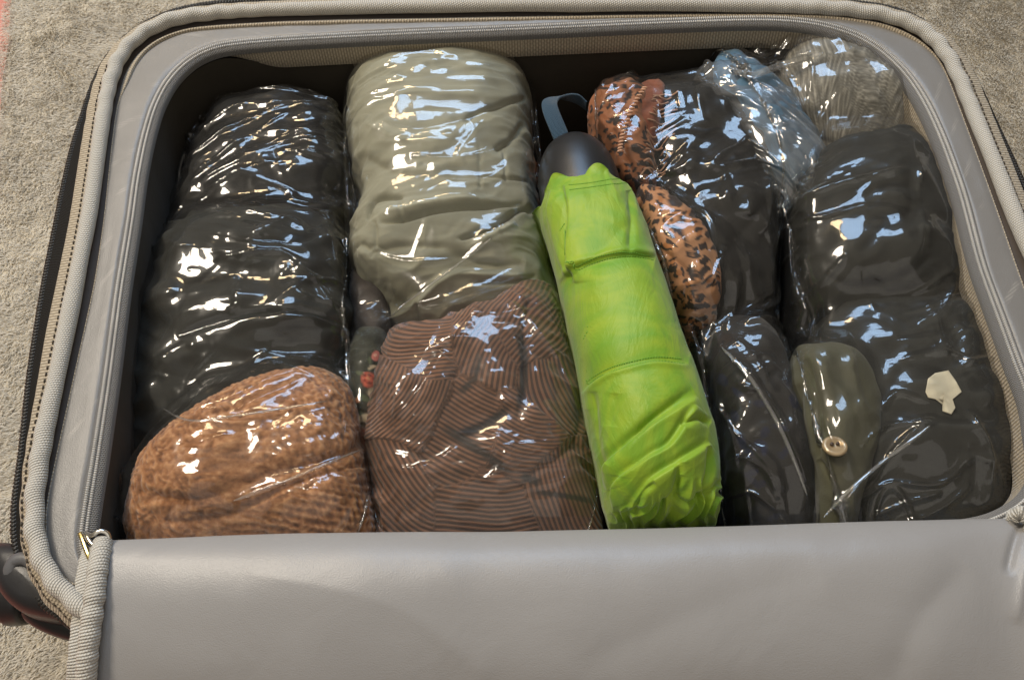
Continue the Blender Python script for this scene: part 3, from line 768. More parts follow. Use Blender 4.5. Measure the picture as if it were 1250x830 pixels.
# striped shirt: cloth direction baked per fold
def stripe_phase(P, px):
    regions = [  # polygonless: nearest anchor decides the fold panel; (x, y, angle deg, curvature, sx)
        (515, 425, 2, .0, 1), (495, 485, -58, .004, 1), (595, 430, -70, -.004, 1), (640, 385, -55, 0, 1), (690, 460, 72, .005, 1), (560, 515, 27, .003, 1), (640, 530, 14, .004, 1), (710, 590, 80, .003, 1), (475, 600, 52, .004, 1), (590, 625, 3, .001, 1)]
    wx = px[:, 0] + 26 * noise(P * 17, 3) + 6 * noise(P * 50, 4); wy = px[:, 1] + 26 * noise(P * 17, 13) + 6 * noise(P * 50, 14)
    best = np.full(len(px), 1e9); ph = np.zeros(len(px)); idx = np.zeros(len(px), int)
    for k, (ax, ay, an, cv, _) in enumerate(regions):
        d = np.hypot(wx - ax, (wy - ay)); m = d < best; best[m] = d[m]; idx[m] = k
        c, s = math.cos(math.radians(an)), math.sin(math.radians(an))
        u = (px[:, 0] - ax) * c + (px[:, 1] - ay) * s; v = -(px[:, 0] - ax) * s + (px[:, 1] - ay) * c
        q = v + cv * u * u
        ph[m] = (q[m] + 20 * noise(P[m] * 13, 5) + 7 * noise(P[m] * 32, 6)) / 6.0
    return ph, idx
def stripe_mat():
    t = NT('brown and rust striped jersey')
    ph = t.attr('stripe'); s_ = t.math('SINE', t.math('MULTIPLY', ph, 2 * math.pi))
    n2 = t.noise(900, 2)
    f = t.math('MULTIPLY_ADD', s_, 1.6, .5); f = t.math('MINIMUM', t.math('MAXIMUM', f, 0.0), 1.0)
    base = t.mixc(f, (.082, .048, .035), (.215, .108, .066))
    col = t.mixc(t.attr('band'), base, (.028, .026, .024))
    return t.pbr(col, .9, t.bump(t.math('ADD', s_, n2), .3, .0004), Sheen_Weight=.25, Specular_IOR_Level=.2)
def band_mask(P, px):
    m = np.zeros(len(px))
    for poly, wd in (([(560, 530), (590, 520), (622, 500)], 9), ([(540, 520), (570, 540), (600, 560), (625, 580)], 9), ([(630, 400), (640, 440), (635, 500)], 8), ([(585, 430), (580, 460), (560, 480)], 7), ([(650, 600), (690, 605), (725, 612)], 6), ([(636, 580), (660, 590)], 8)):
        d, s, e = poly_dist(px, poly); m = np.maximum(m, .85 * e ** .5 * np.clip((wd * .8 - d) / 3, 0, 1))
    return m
def stripe_fn(P, N, px):
    ph, idx = stripe_phase(P, px)
    lev = ((idx * 7919) % 5) / 4.0
    return .0022 * lev * 1.0 + .0002 * np.sin(ph * 2 * np.pi) + cloth_noise(P, px, .003, .03, .014, -40, 9) + crease_disp(px, [('v', [(590, 395), (570, 440), (545, 470)], 3, 4), ('v', [(650, 355), (640, 400), (640, 470), (630, 520)], 3, 4), ('e', [(480, 520), (500, 470), (545, 430)], 2.5, 5),
        ('v', [(560, 532), (590, 522), (625, 498)], 3, 6), ('v', [(700, 420), (712, 470), (700, 540), (640, 585)], 2.5, 5), ('r', [(600, 365), (560, 410), (510, 450), (480, 510)], 3.5, 9)])
garment('striped_shirt', 2, [(476, 418, 664, 352, -.054, .034), (470, 446, 680, 388, -.050, .043), (464, 490, 695, 440, -.050, .045), (455, 545, 712, 505, -.050, .045), (458, 600, 725, 575, -.052, .043), (462, 655, 733, 650, -.055, .036), (465, 730, 738, 725, -.065, .025)],
        stripe_mat(), stripe_fn, 'brown and rust thin striped shirt below the sage green trousers', 'shirt', 420, 360, kend=24, n=2.9, bow=(.020, .45),
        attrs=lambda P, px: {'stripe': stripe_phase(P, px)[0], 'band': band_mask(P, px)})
garment('grey_cloth', 2, [(430, 345, 470, 335, -.07, .02), (430, 380, 478, 378, -.066, .024), (432, 430, 478, 430, -.07, .02), (436, 460, 478, 470, -.075, .015)],
        M_['greycloth'], soft([], .002, .02, .02, 0, 15), 'dark mauve grey cloth wedged left of the striped shirt', 'cloth', 70, 50)
def floral_col(P, px):
    C = np.tile(np.array([.030, .032, .022]), (len(px), 1)) * (1 + .5 * noise(P * 120, 5))[:, None]
    w = px + 2.2 * np.stack([noise(P * 170, 6), noise(P * 170, 7)], -1)
    def blob(x, y, rx, ry, an, c, soft_=.25):
        nonlocal C
        a = math.radians(an); dx, dy = w[:, 0] - x, w[:, 1] - y
        u = (dx * math.cos(a) + dy * math.sin(a)) / rx; v = (-dx * math.sin(a) + dy * math.cos(a)) / ry
        m = np.clip((1 - np.hypot(u, v)) / soft_, 0, 1)[:, None]; C = C * (1 - m) + np.array(c) * m
    cream, red, dred, leaf = (.45, .36, .24), (.48, .10, .06), (.20, .03, .02), (.07, .085, .045)
    for (x, y, rx, ry, an) in ((446, 486, 9, 4, 30), (458, 498, 9, 3.5, -40), (440, 505, 8, 3, 60), (463, 470, 6, 3, -50), (440, 455, 7, 3, 20), (452, 440, 6, 3, 80)): blob(x, y, rx, ry, an, leaf)
    for (x, y, rx, ry, an) in ((456, 478, 9, 7, 0), (447, 510, 13, 6, -10), (462, 512, 10, 6, 40), (438, 527, 8, 10, 0), (455, 448, 7, 2.5, -20)): blob(x, y, rx, ry, an, cream)
    blob(450, 463, 11, 11, 0, red); blob(454, 478, 6, 3.5, 20, cream)
    for a in range(5): blob(450 + 5.5 * math.cos(a * 1.26), 462 + 5.5 * math.sin(a * 1.26), 4, 1.4, a * 72 + 90, dred)
    blob(450, 462, 2.5, 2.5, 0, (.6, .25, .12)); blob(459, 434, 6, 7, 0, (.55, .17, .14)); blob(458, 433, 2, 2, 0, (.7, .4, .3))
    blob(446, 541, 14, 22, -25, red); blob(448, 538, 10, 2, 30, dred); blob(446, 556, 10, 2, 50, cream); blob(437, 489, 3, 4, 0, (.4, .16, .07))
    return np.clip(C, 0, 1)
def vcol_mat(name, rough=.85):
    t = NT(name); return t.pbr(t.attr('print', 'Color'), rough, t.bump(t.noise(1300, 2), .2, .0005), Sheen_Weight=.1, Specular_IOR_Level=.25)
garment('floral_cloth', 2, [(434, 420, 478, 415, -.066, .026), (430, 455, 482, 450, -.062, .030), (430, 500, 480, 500, -.060, .032), (438, 550, 480, 560, -.062, .030), (446, 610, 480, 620, -.07, .02)],
        vcol_mat('dark floral print cotton'), soft([('v', [(433, 500), (450, 504), (470, 500)], 1.5, 3)], .0015, .02, .02, 0, 17), 'dark floral print cloth with red roses left of the striped shirt', 'cloth', 200, 110, attrs=lambda P, px: {'print': floral_col(P, px)})

# --- bag 3 ---
def leo(P, px):
    """leopard print baked to the cloth: broken dark rings on rust"""
    q = px / 14.0 + .38 * np.stack([noise(P * 60, 2), noise(P * 60, 3)], -1) * 2
    g = np.floor(q).astype(int); best = np.full(len(px), 9.0); ang = np.zeros(len(px)); rid = np.zeros(len(px)); big = np.zeros(len(px))
    for dx in (-1, 0, 1):
        for dy in (-1, 0, 1):
            c = g + [dx, dy]; jx = _h(c[:, 0], c[:, 1], 0 * c[:, 0], 5) * .36 + .5; jy = _h(c[:, 0], c[:, 1], 0 * c[:, 0], 6) * .36 + .5
            ddx = (q[:, 0] - c[:, 0] - jx) * (1 + .25 * _h(c[:, 0], c[:, 1], 0 * c[:, 0], 8)); ddy = q[:, 1] - c[:, 1] - jy
            d = np.hypot(ddx, ddy); m = d < best; best[m] = d[m]; ang[m] = np.arctan2(ddy, ddx)[m]; rid[m] = _h(c[:, 0], c[:, 1], 0 * c[:, 0], 9)[m]
    r0 = .40 + .10 * noise(P * 300, 4)
    ringm = np.clip((.15 - np.abs(best - r0 * .80)) / .05, 0, 1) * (np.sin(ang * 2 + rid * 9) > -.35)
    dot = np.clip((.30 - best) / .05, 0, 1) * (rid > .0)
    m = np.clip(ringm + dot, 0, 1)
    n = (noise(P * 40, 12) * .5 + .5)[:, None]
    base = np.array([.42, .19, .085]) * (1 - n) + np.array([.50, .26, .13]) * n
    core = np.clip((r0 * .6 - best) / .05, 0, 1)[:, None] * (1 - dot[:, None]); base = base * (1 - core) + np.array([.36, .14, .045]) * core
    return base * (1 - m[:, None]) + np.array([.030, .018, .014]) * m[:, None]
garment('black_tshirt', 3, [(775, 118, 900, 112, -.062, .030), (778, 150, 928, 150, -.058, .036), (785, 200, 940, 210, -.056, .040), (800, 260, 944, 270, -.056, .042), (818, 320, 944, 330, -.056, .040), (830, 380, 940, 385, -.060, .036), (835, 430, 938, 430, -.068, .028)],
        M_['black'], soft([('v', [(935, 250), (900, 290), (865, 330)], 3.5, 7), ('v', [(800, 240), (850, 235), (880, 260)], 2.5, 5), ('e', [(860, 330), (870, 380), (865, 420)], 3, 6), ('v', [(870, 150), (860, 190), (845, 230)], 2, 5)], .004, .025, .035, 20, 21),
        'black t-shirt with a faded printed band right of the leopard scarf', 't-shirt')
def band3(P, px):
    C = np.tile(np.array([.016, .015, .013]), (len(px), 1))
    return C
leop = empty('leopard_scarf', tuple(un(800, 260, -.10))); tag(leop, 'rust leopard print scarf with fringed edge just right of the umbrella', 'scarf')
leo_mat = vcol_mat('rust leopard print')
def leo_part(name, st, seed):
    P = tube(st, 240, 150, -.12, kend=8, n=3.2); P = displace(P, soft([('v', [(745, 150), (760, 185), (775, 215)], 2.5, 4), ('v', [(800, 300), (840, 330), (862, 370)], 2.5, 4), ('e', [(822, 400), (838, 360), (850, 310)], 1.8, 4)], .003, .03, .02, 30, seed))
    CONTENT.setdefault(3, []).append(P)
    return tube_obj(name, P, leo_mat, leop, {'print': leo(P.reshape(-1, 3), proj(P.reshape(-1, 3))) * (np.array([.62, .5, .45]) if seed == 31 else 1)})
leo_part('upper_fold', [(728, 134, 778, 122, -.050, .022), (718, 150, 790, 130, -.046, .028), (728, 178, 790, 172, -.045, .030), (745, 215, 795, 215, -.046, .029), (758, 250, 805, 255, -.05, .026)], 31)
leo_part('lower_fold', [(770, 240, 806, 248, -.048, .024), (780, 275, 846, 283, -.038, .023), (790, 315, 870, 322, -.036, .025), (804, 355, 876, 362, -.037, .025), (820, 395, 868, 400, -.05, .026), (832, 420, 850, 420, -.056, .015)], 33)
# rust border with braided edge and fringe strands
M_['rust'] = fabric('rust border cloth', (.20, .06, .03), (.30, .10, .05), .85)
M_['rustlight'] = fabric('pale rust yarn', (.42, .22, .13), (.55, .33, .22), .8)
P = displace(tube([(772, 122, 815, 122, -.050, .024), (764, 150, 812, 148, -.044, .025), (762, 180, 805, 178, -.043, .026), (765, 212, 800, 212, -.048, .022)], 70, 70, -.10), soft([], .0015, .01, .01, 0, 35))
CONTENT[3].append(P); tube_obj('border', P, M_['rust'], leop)
def on_top(grids, xy):
    """height of the top surface of the given grids under each xy"""
    V = []; F = []; o = 0
    for G in grids:
        V.append(G.reshape(-1, 3)); F.append(grid_faces(G.shape[0], G.shape[1], False, True) + o); o += G.shape[0] * G.shape[1]
    V = np.concatenate(V); F = np.concatenate(F)
    bvh = BVHTree.FromPolygons(V.tolist(), F.tolist())
    out = np.full(len(xy), -1.0)
    for k, (x, y) in enumerate(xy):
        h = bvh.ray_cast(Vector((x, y, .3)), Vector((0, 0, -1)))
        if h[0] is not None: out[k] = h[0].z
    return out
bb = catmull([un(x, y, -.014) for x, y in ((786, 113), (775, 130), (766, 150), (759, 172), (756, 190))], np.linspace(0, 1, 60))
V = []; F = []
for k in range(20):
    c = bb[int(k * 59 / 19)]; T_ = bb[min(59, int(k * 59 / 19) + 2)] - bb[max(0, int(k * 59 / 19) - 2)]; T_ /= np.linalg.norm(T_); S_ = np.cross(T_, [0, 0, 1.])
    t_ = (T_ * .55 + S_); t_ /= np.linalg.norm(t_); s_ = np.cross(t_, [0, 0, 1.])
    a = np.linspace(0, 2 * np.pi, 9)[:-1]
    for q, sc_ in ((-1, .35), (-.5, 1), (.5, 1), (1, .35)):
        V += [c + np.array([0, 0, .004]) + t_ * q * .0018 + (s_ * math.cos(x) + np.array([0, 0, 1.]) * math.sin(x)) * .0008 * sc_ for x in a]
    b0 = k * 32
    F += [[b0 + r * 8 + j, b0 + r * 8 + (j + 1) % 8, b0 + (r + 1) * 8 + (j + 1) % 8, b0 + (r + 1) * 8 + j] for r in range(3) for j in range(8)]
tag(link('braided_edge', quads_mesh('braided_edge', V, F), M_['rustlight'], leop), kind='stuff')
rf_ = random.Random(5)
for k in range(17):
    x0, y0 = 800 - k * .9 - rf_.random() * 6, 118 + k * 5.6; L_ = rf_.uniform(20, 36)
    pts = [(x0 + L_ * t_, y0 + rf_.uniform(-2.5, 2.5) - 6 * t_ + rf_.uniform(-1, 1), 0) for t_ in (0, .25, .5, .75, 1)]
    xy = np.array([un(p[0], p[1], -.02)[:2] for p in pts]); z = on_top(CONTENT[3], xy) if k == 0 else on_top(CONTENT[3], xy)
    W = [(a_[0], a_[1], max(z_, -.05) + .0012) for a_, z_ in zip(xy, z)]
    path_tube('fringe_strand', W, .00055, M_['rustlight'], leop, 6, 22, .3, world=True)

def print3(P, px):
    C = np.tile(np.array([.014, .013, .012]), (len(px), 1)); rnd = random.Random(8)
    w = px + 2 * np.stack([noise(P * 140, 6), noise(P * 140, 7)], -1)
    for k in range(26):
        x, y, a, rx, ry = rnd.uniform(850, 985), rnd.uniform(460, 640), rnd.uniform(0, 3.1), rnd.uniform(7, 13), rnd.uniform(4, 7)
        dx, dy = w[:, 0] - x, w[:, 1] - y; u = (dx * math.cos(a) + dy * math.sin(a)) / rx; v = (-dx * math.sin(a) + dy * math.cos(a)) / ry
        m = np.clip((1 - np.hypot(u, v)) / .25, 0, 1)[:, None]; C = C * (1 - m) + np.array([.010, .012, .030]) * m
    return C + .006 * np.clip(noise(P * 30, 2), 0, 1)[:, None]
garment('patterned_shirt', 3, [(842, 412, 935, 405, -.066, .030), (850, 450, 950, 445, -.060, .036), (862, 500, 965, 500, -.058, .040), (872, 560, 982, 560, -.058, .040), (880, 620, 995, 620, -.06, .036), (888, 700, 1000, 700, -.07, .028)],
        vcol_mat('black cloth with navy leaf print'), soft([('v', [(950, 450), (910, 490), (880, 510)], 2.5, 5), ('r', [(895, 520), (900, 570), (880, 600)], 2, 10)], .003, .035, .03, 50, 25), 'black shirt with dim navy leaf print below the leopard scarf', 'shirt', 200, 150, attrs=lambda P, px: {'print': print3(P, px)})

# --- bag 4 ---
def hat_h(P, px):
    dx, dy = px[:, 0] - 1010, px[:, 1] - 300
    a = np.arctan2(dx, -dy)
    s = px[:, 1] + .0 * dx
    q = np.stack([a * 95, s / 26.0, 0 * a], -1); q[:, 0] += 5.0 * noise(P * 24, 4) + 1.5 * noise(P * 60, 6)
    return np.clip(.5 + .9 * noise(q, 3) + .4 * noise(q * [2.3, 2.5, 1], 5), 0, 1)
def hat_mat():
    t = NT('grey heather yarn'); h = t.attr('yarn'); n2 = t.noise(500, 3)
    col = t.ramp(t.math('ADD', t.math('MULTIPLY', h, .75), t.math('MULTIPLY', n2, .25)), [(.1, (.09, .085, .072)), (.5, (.18, .172, .145)), (.9, (.38, .36, .31))])
    return t.pbr(col, .9, t.bump(n2, .4, .0008), Sheen_Weight=.4, Specular_IOR_Level=.2)
garment('grey_knit_beanie', 4, [(970, 66, 1048, 64, -.060, .028), (948, 88, 1078, 86, -.054, .040), (948, 118, 1094, 115, -.052, .044), (962, 155, 1110, 152, -.048, .042), (985, 195, 1122, 195, -.055, .034), (1000, 225, 1122, 225, -.06, .028)],
        hat_mat(), lambda P, N, px: .0007 * hat_h(P, px) + .002 * fbm(P * 40, 8, 2) + crease_disp(px, [('e', [(1100, 120), (1060, 75), (1010, 78), (960, 85)], 2.0, 6), ('v', [(1060, 90), (1085, 130), (1075, 180)], 1.8, 7), ('v', [(955, 130), (985, 165), (1040, 182)], 2, 6)]),
        'grey heather knitted hat at the far right corner of the suitcase', 'hat', 260, 260, kend=5, attrs=lambda P, px: {'yarn': hat_h(P, px)})
garment('blue_cloth', 4, [(858, 92, 892, 70, -.040, .018), (868, 120, 915, 92, -.036, .022), (892, 150, 945, 115, -.036, .024), (915, 185, 975, 150, -.036, .024), (935, 220, 1000, 195, -.038, .022), (950, 250, 1015, 235, -.045, .018)],
        M_['blue'], soft([('v', [(880, 100), (920, 140), (950, 200)], 2.5, 5)], .003, .02, .02, 40, 27), 'faded blue cloth running diagonally beside the grey knitted hat', 'cloth', 120, 90, zb=-.10)
garment('black_tshirt', 4, [(1015, 195, 1120, 185, -.055, .034), (975, 228, 1135, 220, -.050, .042), (960, 275, 1147, 270, -.048, .046), (963, 325, 1155, 322, -.048, .046), (968, 370, 1165, 365, -.050, .044), (975, 415, 1172, 410, -.056, .038)],
        M_['charcoal'], soft([('r', [(1125, 200), (1120, 240), (1135, 300)], 2.5, 4), ('v', [(1000, 330), (1040, 350), (1100, 340), (1140, 310)], 3, 5), ('v', [(965, 268), (1020, 262), (1070, 230), (1120, 225)], 2.5, 5), ('e', [(1150, 330), (1130, 375), (1080, 396), (970, 398)], 3.5, 6), ('v', [(1050, 310), (1090, 270), (1130, 245)], 2.5, 6), ('v', [(1110, 210), (1115, 245), (1105, 280)], 2, 5)], .0028, .04, .03, 25, 41),
        'folded black t-shirt with squared top edge just below the grey knitted hat', 't-shirt')
garment('black_trousers', 4, [(990, 372, 1165, 360, -.062, .034), (985, 420, 1190, 405, -.056, .040), (995, 470, 1205, 460, -.054, .042), (1005, 530, 1218, 520, -.054, .043), (1010, 590, 1225, 580, -.055, .042), (1012, 650, 1230, 645, -.06, .036), (1015, 720, 1232, 720, -.07, .025)],
        M_['charcoal'], soft([('v', [(1150, 390), (1165, 430), (1140, 470)], 2.5, 7), ('v', [(1080, 420), (1100, 450), (1090, 480)], 2, 7), ('e', [(1215, 520), (1150, 515), (1080, 505)], -2.5, 5), ('v', [(1190, 540), (1195, 600)], 2, 6)], .003, .05, .03, 10, 43),
        'black trousers with a cream tag at the near right of the suitcase', 'trousers')
olive = empty('olive_shorts', tuple(un(1000, 500, -.12))); tag(olive, 'olive khaki shorts with a button squeezed left of the black trousers', 'shorts')
P = displace(tube([(955, 440, 1008, 440, -.052, .028), (955, 475, 1040, 455, -.045, .034), (960, 520, 1066, 495, -.044, .036), (970, 565, 1066, 550, -.045, .036), (984, 610, 1050, 600, -.047, .032), (990, 680, 1035, 680, -.056, .024)], 200, 120, -.12),
             soft([('v', [(985, 440), (1000, 490), (1000, 560)], 2.5, 4), ('v', [(975, 470), (980, 530), (1000, 600)], 2.0, 4), ('e', [(1040, 430), (1050, 470), (1060, 500)], 1.6, 4), ('v', [(1000, 560), (1020, 590)], 2, 3)], .0022, .02, .04, 15, 45))
CONTENT[4].append(P); tube_obj('shorts_cloth', P, M_['olive'], olive)
def disc(name, px_, r, h, mat, par, grids, tilt=(0, 0), n=28, dz=0.0):
    c = un(px_[0], px_[1], -.012); z = on_top(grids, [c[:2]])[0]
    c = un(px_[0], px_[1], z); z = on_top(grids, [c[:2]])[0]
    prof = [(0, h * .55), (.55, h * .6), (.7, h), (.9, h * .95), (1.0, h * .5), (1.0, 0), (0, -.0005)]
    a = np.linspace(0, 2 * np.pi, n, endpoint=False)
    P = np.array([[(c[0] + r * q * math.cos(x), c[1] + r * q * math.sin(x), z + dz + hh + tilt[0] * r * q * math.cos(x) + tilt[1] * r * q * math.sin(x)) for x in a] for q, hh in prof])
    return tube_obj(name, P, mat, par), c, z
b_, bc, bz = disc('button', (1018, 546), .0062, .0022, M_['button'], olive, [P], (.05, -.25), dz=.001)
for q in ((-.0015, .0008), (.0015, .0008)):
    g = np.array([[(bc[0] + q[0] + r_ * math.cos(x), bc[1] + q[1] + r_ * math.sin(x), bz + .0030 + zz_) for x in np.linspace(0, 2 * np.pi, 12, endpoint=False)] for r_, zz_ in ((.0001, 0.0003), (.0009, .0003), (.0009, -.001))])
    under(tube_obj('buttonhole', g, M_['buttonhole']), b_)
# cream paper tag lying on the black trousers
def paper_tag():
    out = [(1130, 478), (1133, 462), (1141, 456), (1157, 453), (1168, 466), (1174, 478), (1163, 487), (1166, 498), (1161, 506), (1150, 502), (1151, 494), (1142, 487), (1133, 485)]
    out = np.array(out, float); c = out.mean(0)
    rows = []
    for s_ in (0.02, .35, .7, .95, 1.0): rows.append([c + (q - c) * s_ for q in out])
    G = np.array(rows); XY_ = np.array([un(x, y, -.010)[:2] for x, y in G.reshape(-1, 2)])
    z = on_top(CONTENT[4], XY_)
    for _ in range(2):
        XY_ = np.array([un(x, y, zz_ + .001)[:2] for (x, y), zz_ in zip(G.reshape(-1, 2), z)]); z = on_top(CONTENT[4], XY_)
    zm = np.polyfit(XY_[:, 0], z, 1); zz2 = .5 * z + .5 * (np.polyval(zm, XY_[:, 0])); z = np.maximum(zz2, z)
    T1 = np.concatenate([XY_, (z + .0010 + .0006 * noise(np.concatenate([XY_ * 120, XY_[:, :1] * 0], 1), 4))[:, None]], 1).reshape(5, -1, 3)
    B1 = T1[-1:] - [0, 0, .0004]; B2 = T1[:1] - [0, 0, .0004]
    o = tube_obj('paper_tag', np.concatenate([T1, B1, B2]), M_['paper']); tag(o, 'torn cream paper tag lying on the black trousers', 'tag')
    CONTENT[4].append(T1); recentre(o)
paper_tag()
c_ = path_tube('navy_strap', [(815, 84, -.05), (826, 72, -.045), (838, 66, -.045), (848, 72, -.05)], .009, M_['navy'], None, 14, 40, .3, .6, taper=True)
tag(c_, 'dark navy strap end peeking out above the blue cloth', 'strap'); recentre(c_)

# ------------------------------------------------------------------ umbrella
umb = empty('green_umbrella', tuple(un(770, 400, -.07))); tag(umb, 'folded lime green umbrella with black handle lying between the bags', 'umbrella')
def umb_mat():
    t = NT('lime green nylon'); n1 = t.math('MULTIPLY_ADD', t.noise(24, 3, .5, dist=2.5), 1.8, -.4)
    n1 = t.math('MINIMUM', t.math('MAXIMUM', n1, 0.0), 1.0); col = t.mixc(n1, (.115, .285, .010), (.28, .385, .018))  # yellower patches imitate reflections on the nylon, painted into the colour
    b = t.noise(60, 4, .62, dist=1.8, stretch=(1, .45, 1)); f = t.noise(2200, 2)
    return t.pbr(col, .5, t.bump(f, .25, .0004, t.bump(b, .26, .0035)), Sheen_Weight=.2, Specular_IOR_Level=.35, Subsurface_Weight=0.0)
M_['lime'] = umb_mat()
M_['limethread'] = simple('green stitching', (.12, .30, .02), .6)
U_st = [(657, 254, 768, 243, -.020, .029), (662, 270, 779, 258, -.018, .031), (672, 300, 790, 288, -.016, .033), (683, 350, 805, 335, -.015, .035), (694, 400, 822, 385, -.014, .036), (705, 450, 838, 435, -.013, .037), (713, 500, 856, 485, -.013, .038), (722, 545, 870, 530, -.014, .038), (730, 585, 876, 578, -.016, .036), (740, 625, 880, 620, -.018, .033), (746, 650, 878, 648, -.022, .028)]
ufolds = [
    # far part: two lapping panels left, one seam
    ('e', [(697, 345), (694, 300), (695, 255), (688, 226)], 3.4, 4), ('e', [(690, 338), (676, 300), (669, 262), (672, 232)], 2.4, 4), ('v', [(704, 330), (738, 300), (765, 275), (770, 300)], .9, 8),
    ('v', [(768, 308), (772, 270), (768, 232)], 1.6, 4),
    # strap band edges (band stands proud)
    ('e', [(676, 352), (700, 328), (735, 313), (770, 308), (800, 313)], -2.6, 4), ('e', [(840, 444), (800, 440), (760, 448), (730, 460), (706, 483)], -2.6, 4),
    # near part: long diagonal laps
    ('e', [(740, 600), (735, 575), (760, 545), (800, 515), (850, 484)], 3.2, 5), ('v', [(745, 565), (790, 515), (845, 475)], 2.2, 6),
    ('e', [(748, 625), (752, 590), (790, 560), (820, 540), (846, 495)], 3.4, 5), ('e', [(765, 625), (790, 590), (828, 565), (866, 540)], 3.2, 5), ('v', [(832, 520), (850, 510), (866, 516)], 3, 4),
    ('v', [(724, 478), (728, 530), (738, 600)], 2.0, 5), ('v', [(745, 520), (750, 480)], .8, 8), ('v', [(716, 500), (724, 560), (738, 610)], 1.8, 4),
    ('v', [(772, 628), (785, 600), (800, 588)], 3, 4), ('v', [(800, 625), (822, 600), (828, 565)], 3, 4), ('v', [(830, 580), (828, 610), (852, 615)], 2.6, 4), ('v', [(856, 612), (866, 580), (864, 545)], 3, 4), ('v', [(842, 618), (870, 600), (878, 585)], 2.5, 4)]
def umbf(P, N, px):
    d = crease_disp(px, ufolds, .2) * np.clip(N[:, 2] * 2.2 + .2, 0, 1)
    near = np.clip((px[:, 1] - 470) / 80, 0, 1); far = np.clip((300 - px[:, 1]) / 60, 0, 1)
    pl = np.clip((px[:, 1] - (600 - .35 * (px[:, 0] - 800))) / 30, 0, 1)
    c_ = px[:, 0] * .062 + .02 * px[:, 1] + 1.3 * noise(P * 55, 71)
    d = d + pl * .0042 * (np.abs(np.mod(c_, 1) * 2 - 1) ** 1.4 - .6) * np.clip(N[:, 2] * 2 + .5, 0, 1)
    d = d + near * .0009 * (ridged(rot2(P, 50) / np.array([.05, .013, .03]), 5, 2) - .5) + far * .0012 * (ridged(rot2(P, 80) / np.array([.05, .012, .03]), 7, 2) - .5) + .0006 * fbm(P * 35, 3, 2)
    return d
def umbrella():
    P = tube(U_st, 560, 380, -.075, n=2.15, kend=14, cap=(0, 1))
    P = displace(P, umbf)
    # far end: wavy free edge of the cloth, turned in round the handle
    nu, nv = P.shape[:2]; a = np.arange(nv) / nv
    k = 54; axis = P[k].mean(0) - P[0].mean(0); axis /= np.linalg.norm(axis)
    wv = .0034 * np.sin(2 * np.pi * a * 5 + 1.2) + .0016 * np.sin(2 * np.pi * a * 8 + 2) + .002 * noise(np.stack([a * 12, a * 0, a * 0], -1), 3)
    for i in range(k):
        f = (1 - i / k)
        P[i] -= axis * (wv * f * f)[:, None]
        c = P[i].mean(0); P[i] = c + (P[i] - c) * (1 + (.085 * np.sin(2 * np.pi * a * 5 + 1) + .045 * np.sin(2 * np.pi * a * 8 + .5))[:, None] * f * f)
    P0 = P[0]; c = P0.mean(0)
    inner = np.stack([c + (P0 - c) * s_ + axis * q for s_, q in ((.5, .014), (.74, .008), (.90, .002), (.965, -.0008))])
    P = np.concatenate([inner, P])
    CONTENT['u'] = [P]
    tube_obj('canopy', P, M_['lime'], umb)
    # ruffled near end: cloth corners that spill over the tip
    # strap stitching: two rows of stitches each side
    for rows in ([(682, 350), (703, 332), (735, 318), (768, 313), (798, 317)], [(688, 344), (706, 327), (736, 314.5), (768, 309.5), (795, 313)], [(712, 470), (735, 453), (765, 443), (800, 436), (832, 438)], [(708, 478), (733, 459), (765, 448), (800, 441), (836, 443)], [(695, 232), (725, 228), (765, 222)], [(694, 226), (722, 223), (760, 216)]):
        C = catmull(rows, np.linspace(0, 1, 44)); XY_ = np.array([un(x, y, .022)[:2] for x, y in C]); z = on_top([P], XY_)
        for _ in range(3):
            XY_ = np.array([un(x, y, max(zz_, -.05))[:2] for (x, y), zz_ in zip(C, z)]); z = on_top([P], XY_)
        V = []; F = []
        for i in range(0, 43):
            p0 = np.array([*XY_[i], z[i]]); p1 = np.array([*XY_[i + 1], z[i + 1]])
            if z[i] < -.06 or z[i + 1] < -.06: continue
            c = (p0 + p1) / 2 + [0, 0, .0001]; T_ = (p1 - p0) / 2 * .62; S_ = np.cross(T_, [0, 0, 1.]); S_ = S_ / np.linalg.norm(S_) * .00022
            b0 = len(V); V += [c + T_ * b[0] + S_ * b[1] + np.array([0, 0, .00022]) * b[2] for b in BOX]; F += (BF + b0).tolist()
        tag(link('stitching', quads_mesh('stitching', V, F, smooth=False), M_['limethread'], umb), kind='stuff')
    # handle: matt black dome
    C0 = un(712, 252, -.018); C1 = un(697, 176, -.022)
    ax = (C1 - C0); L = np.linalg.norm(ax) ; ax /= L; S_ = np.cross(ax, [0, 0, 1.]); S_ /= np.linalg.norm(S_); N_ = np.cross(S_, ax)
    prof = [(-.015, .0245), (0, .0250), (.15, .0252), (.4, .0247), (.62, .0228), (.8, .0190), (.92, .0138), (.98, .0075), (1.0, .0005)]
    pr = catmull(prof, np.linspace(0, 1, 60)); a = np.linspace(0, 2 * np.pi, 64, endpoint=False)
    H = np.array([[C0 + ax * L * h + (S_ * math.cos(x) + N_ * math.sin(x)) * max(r, .0003) for x in a] for h, r in pr])
    tube_obj('handle', H, simple('matt black rubberised handle', (.012, .0125, .014), .38), umb)
    # flat wrist strap looping out behind the handle
    rows = []
    loop = [(694, 190, -.022), (682, 160, -.018), (673, 138, -.018), (671, 126, -.022), (678, 120, -.028), (692, 119, -.034), (706, 122, -.038), (716, 130, -.042)]
    G = catmull([un(*p) for p in loop], np.linspace(0, 1, 70)); wd = catmull([(.0048,), (.0052,), (.0052,), (.005,), (.0045,), (.0045,), (.0045,), (.004,)], np.linspace(0, 1, 70))[:, 0]
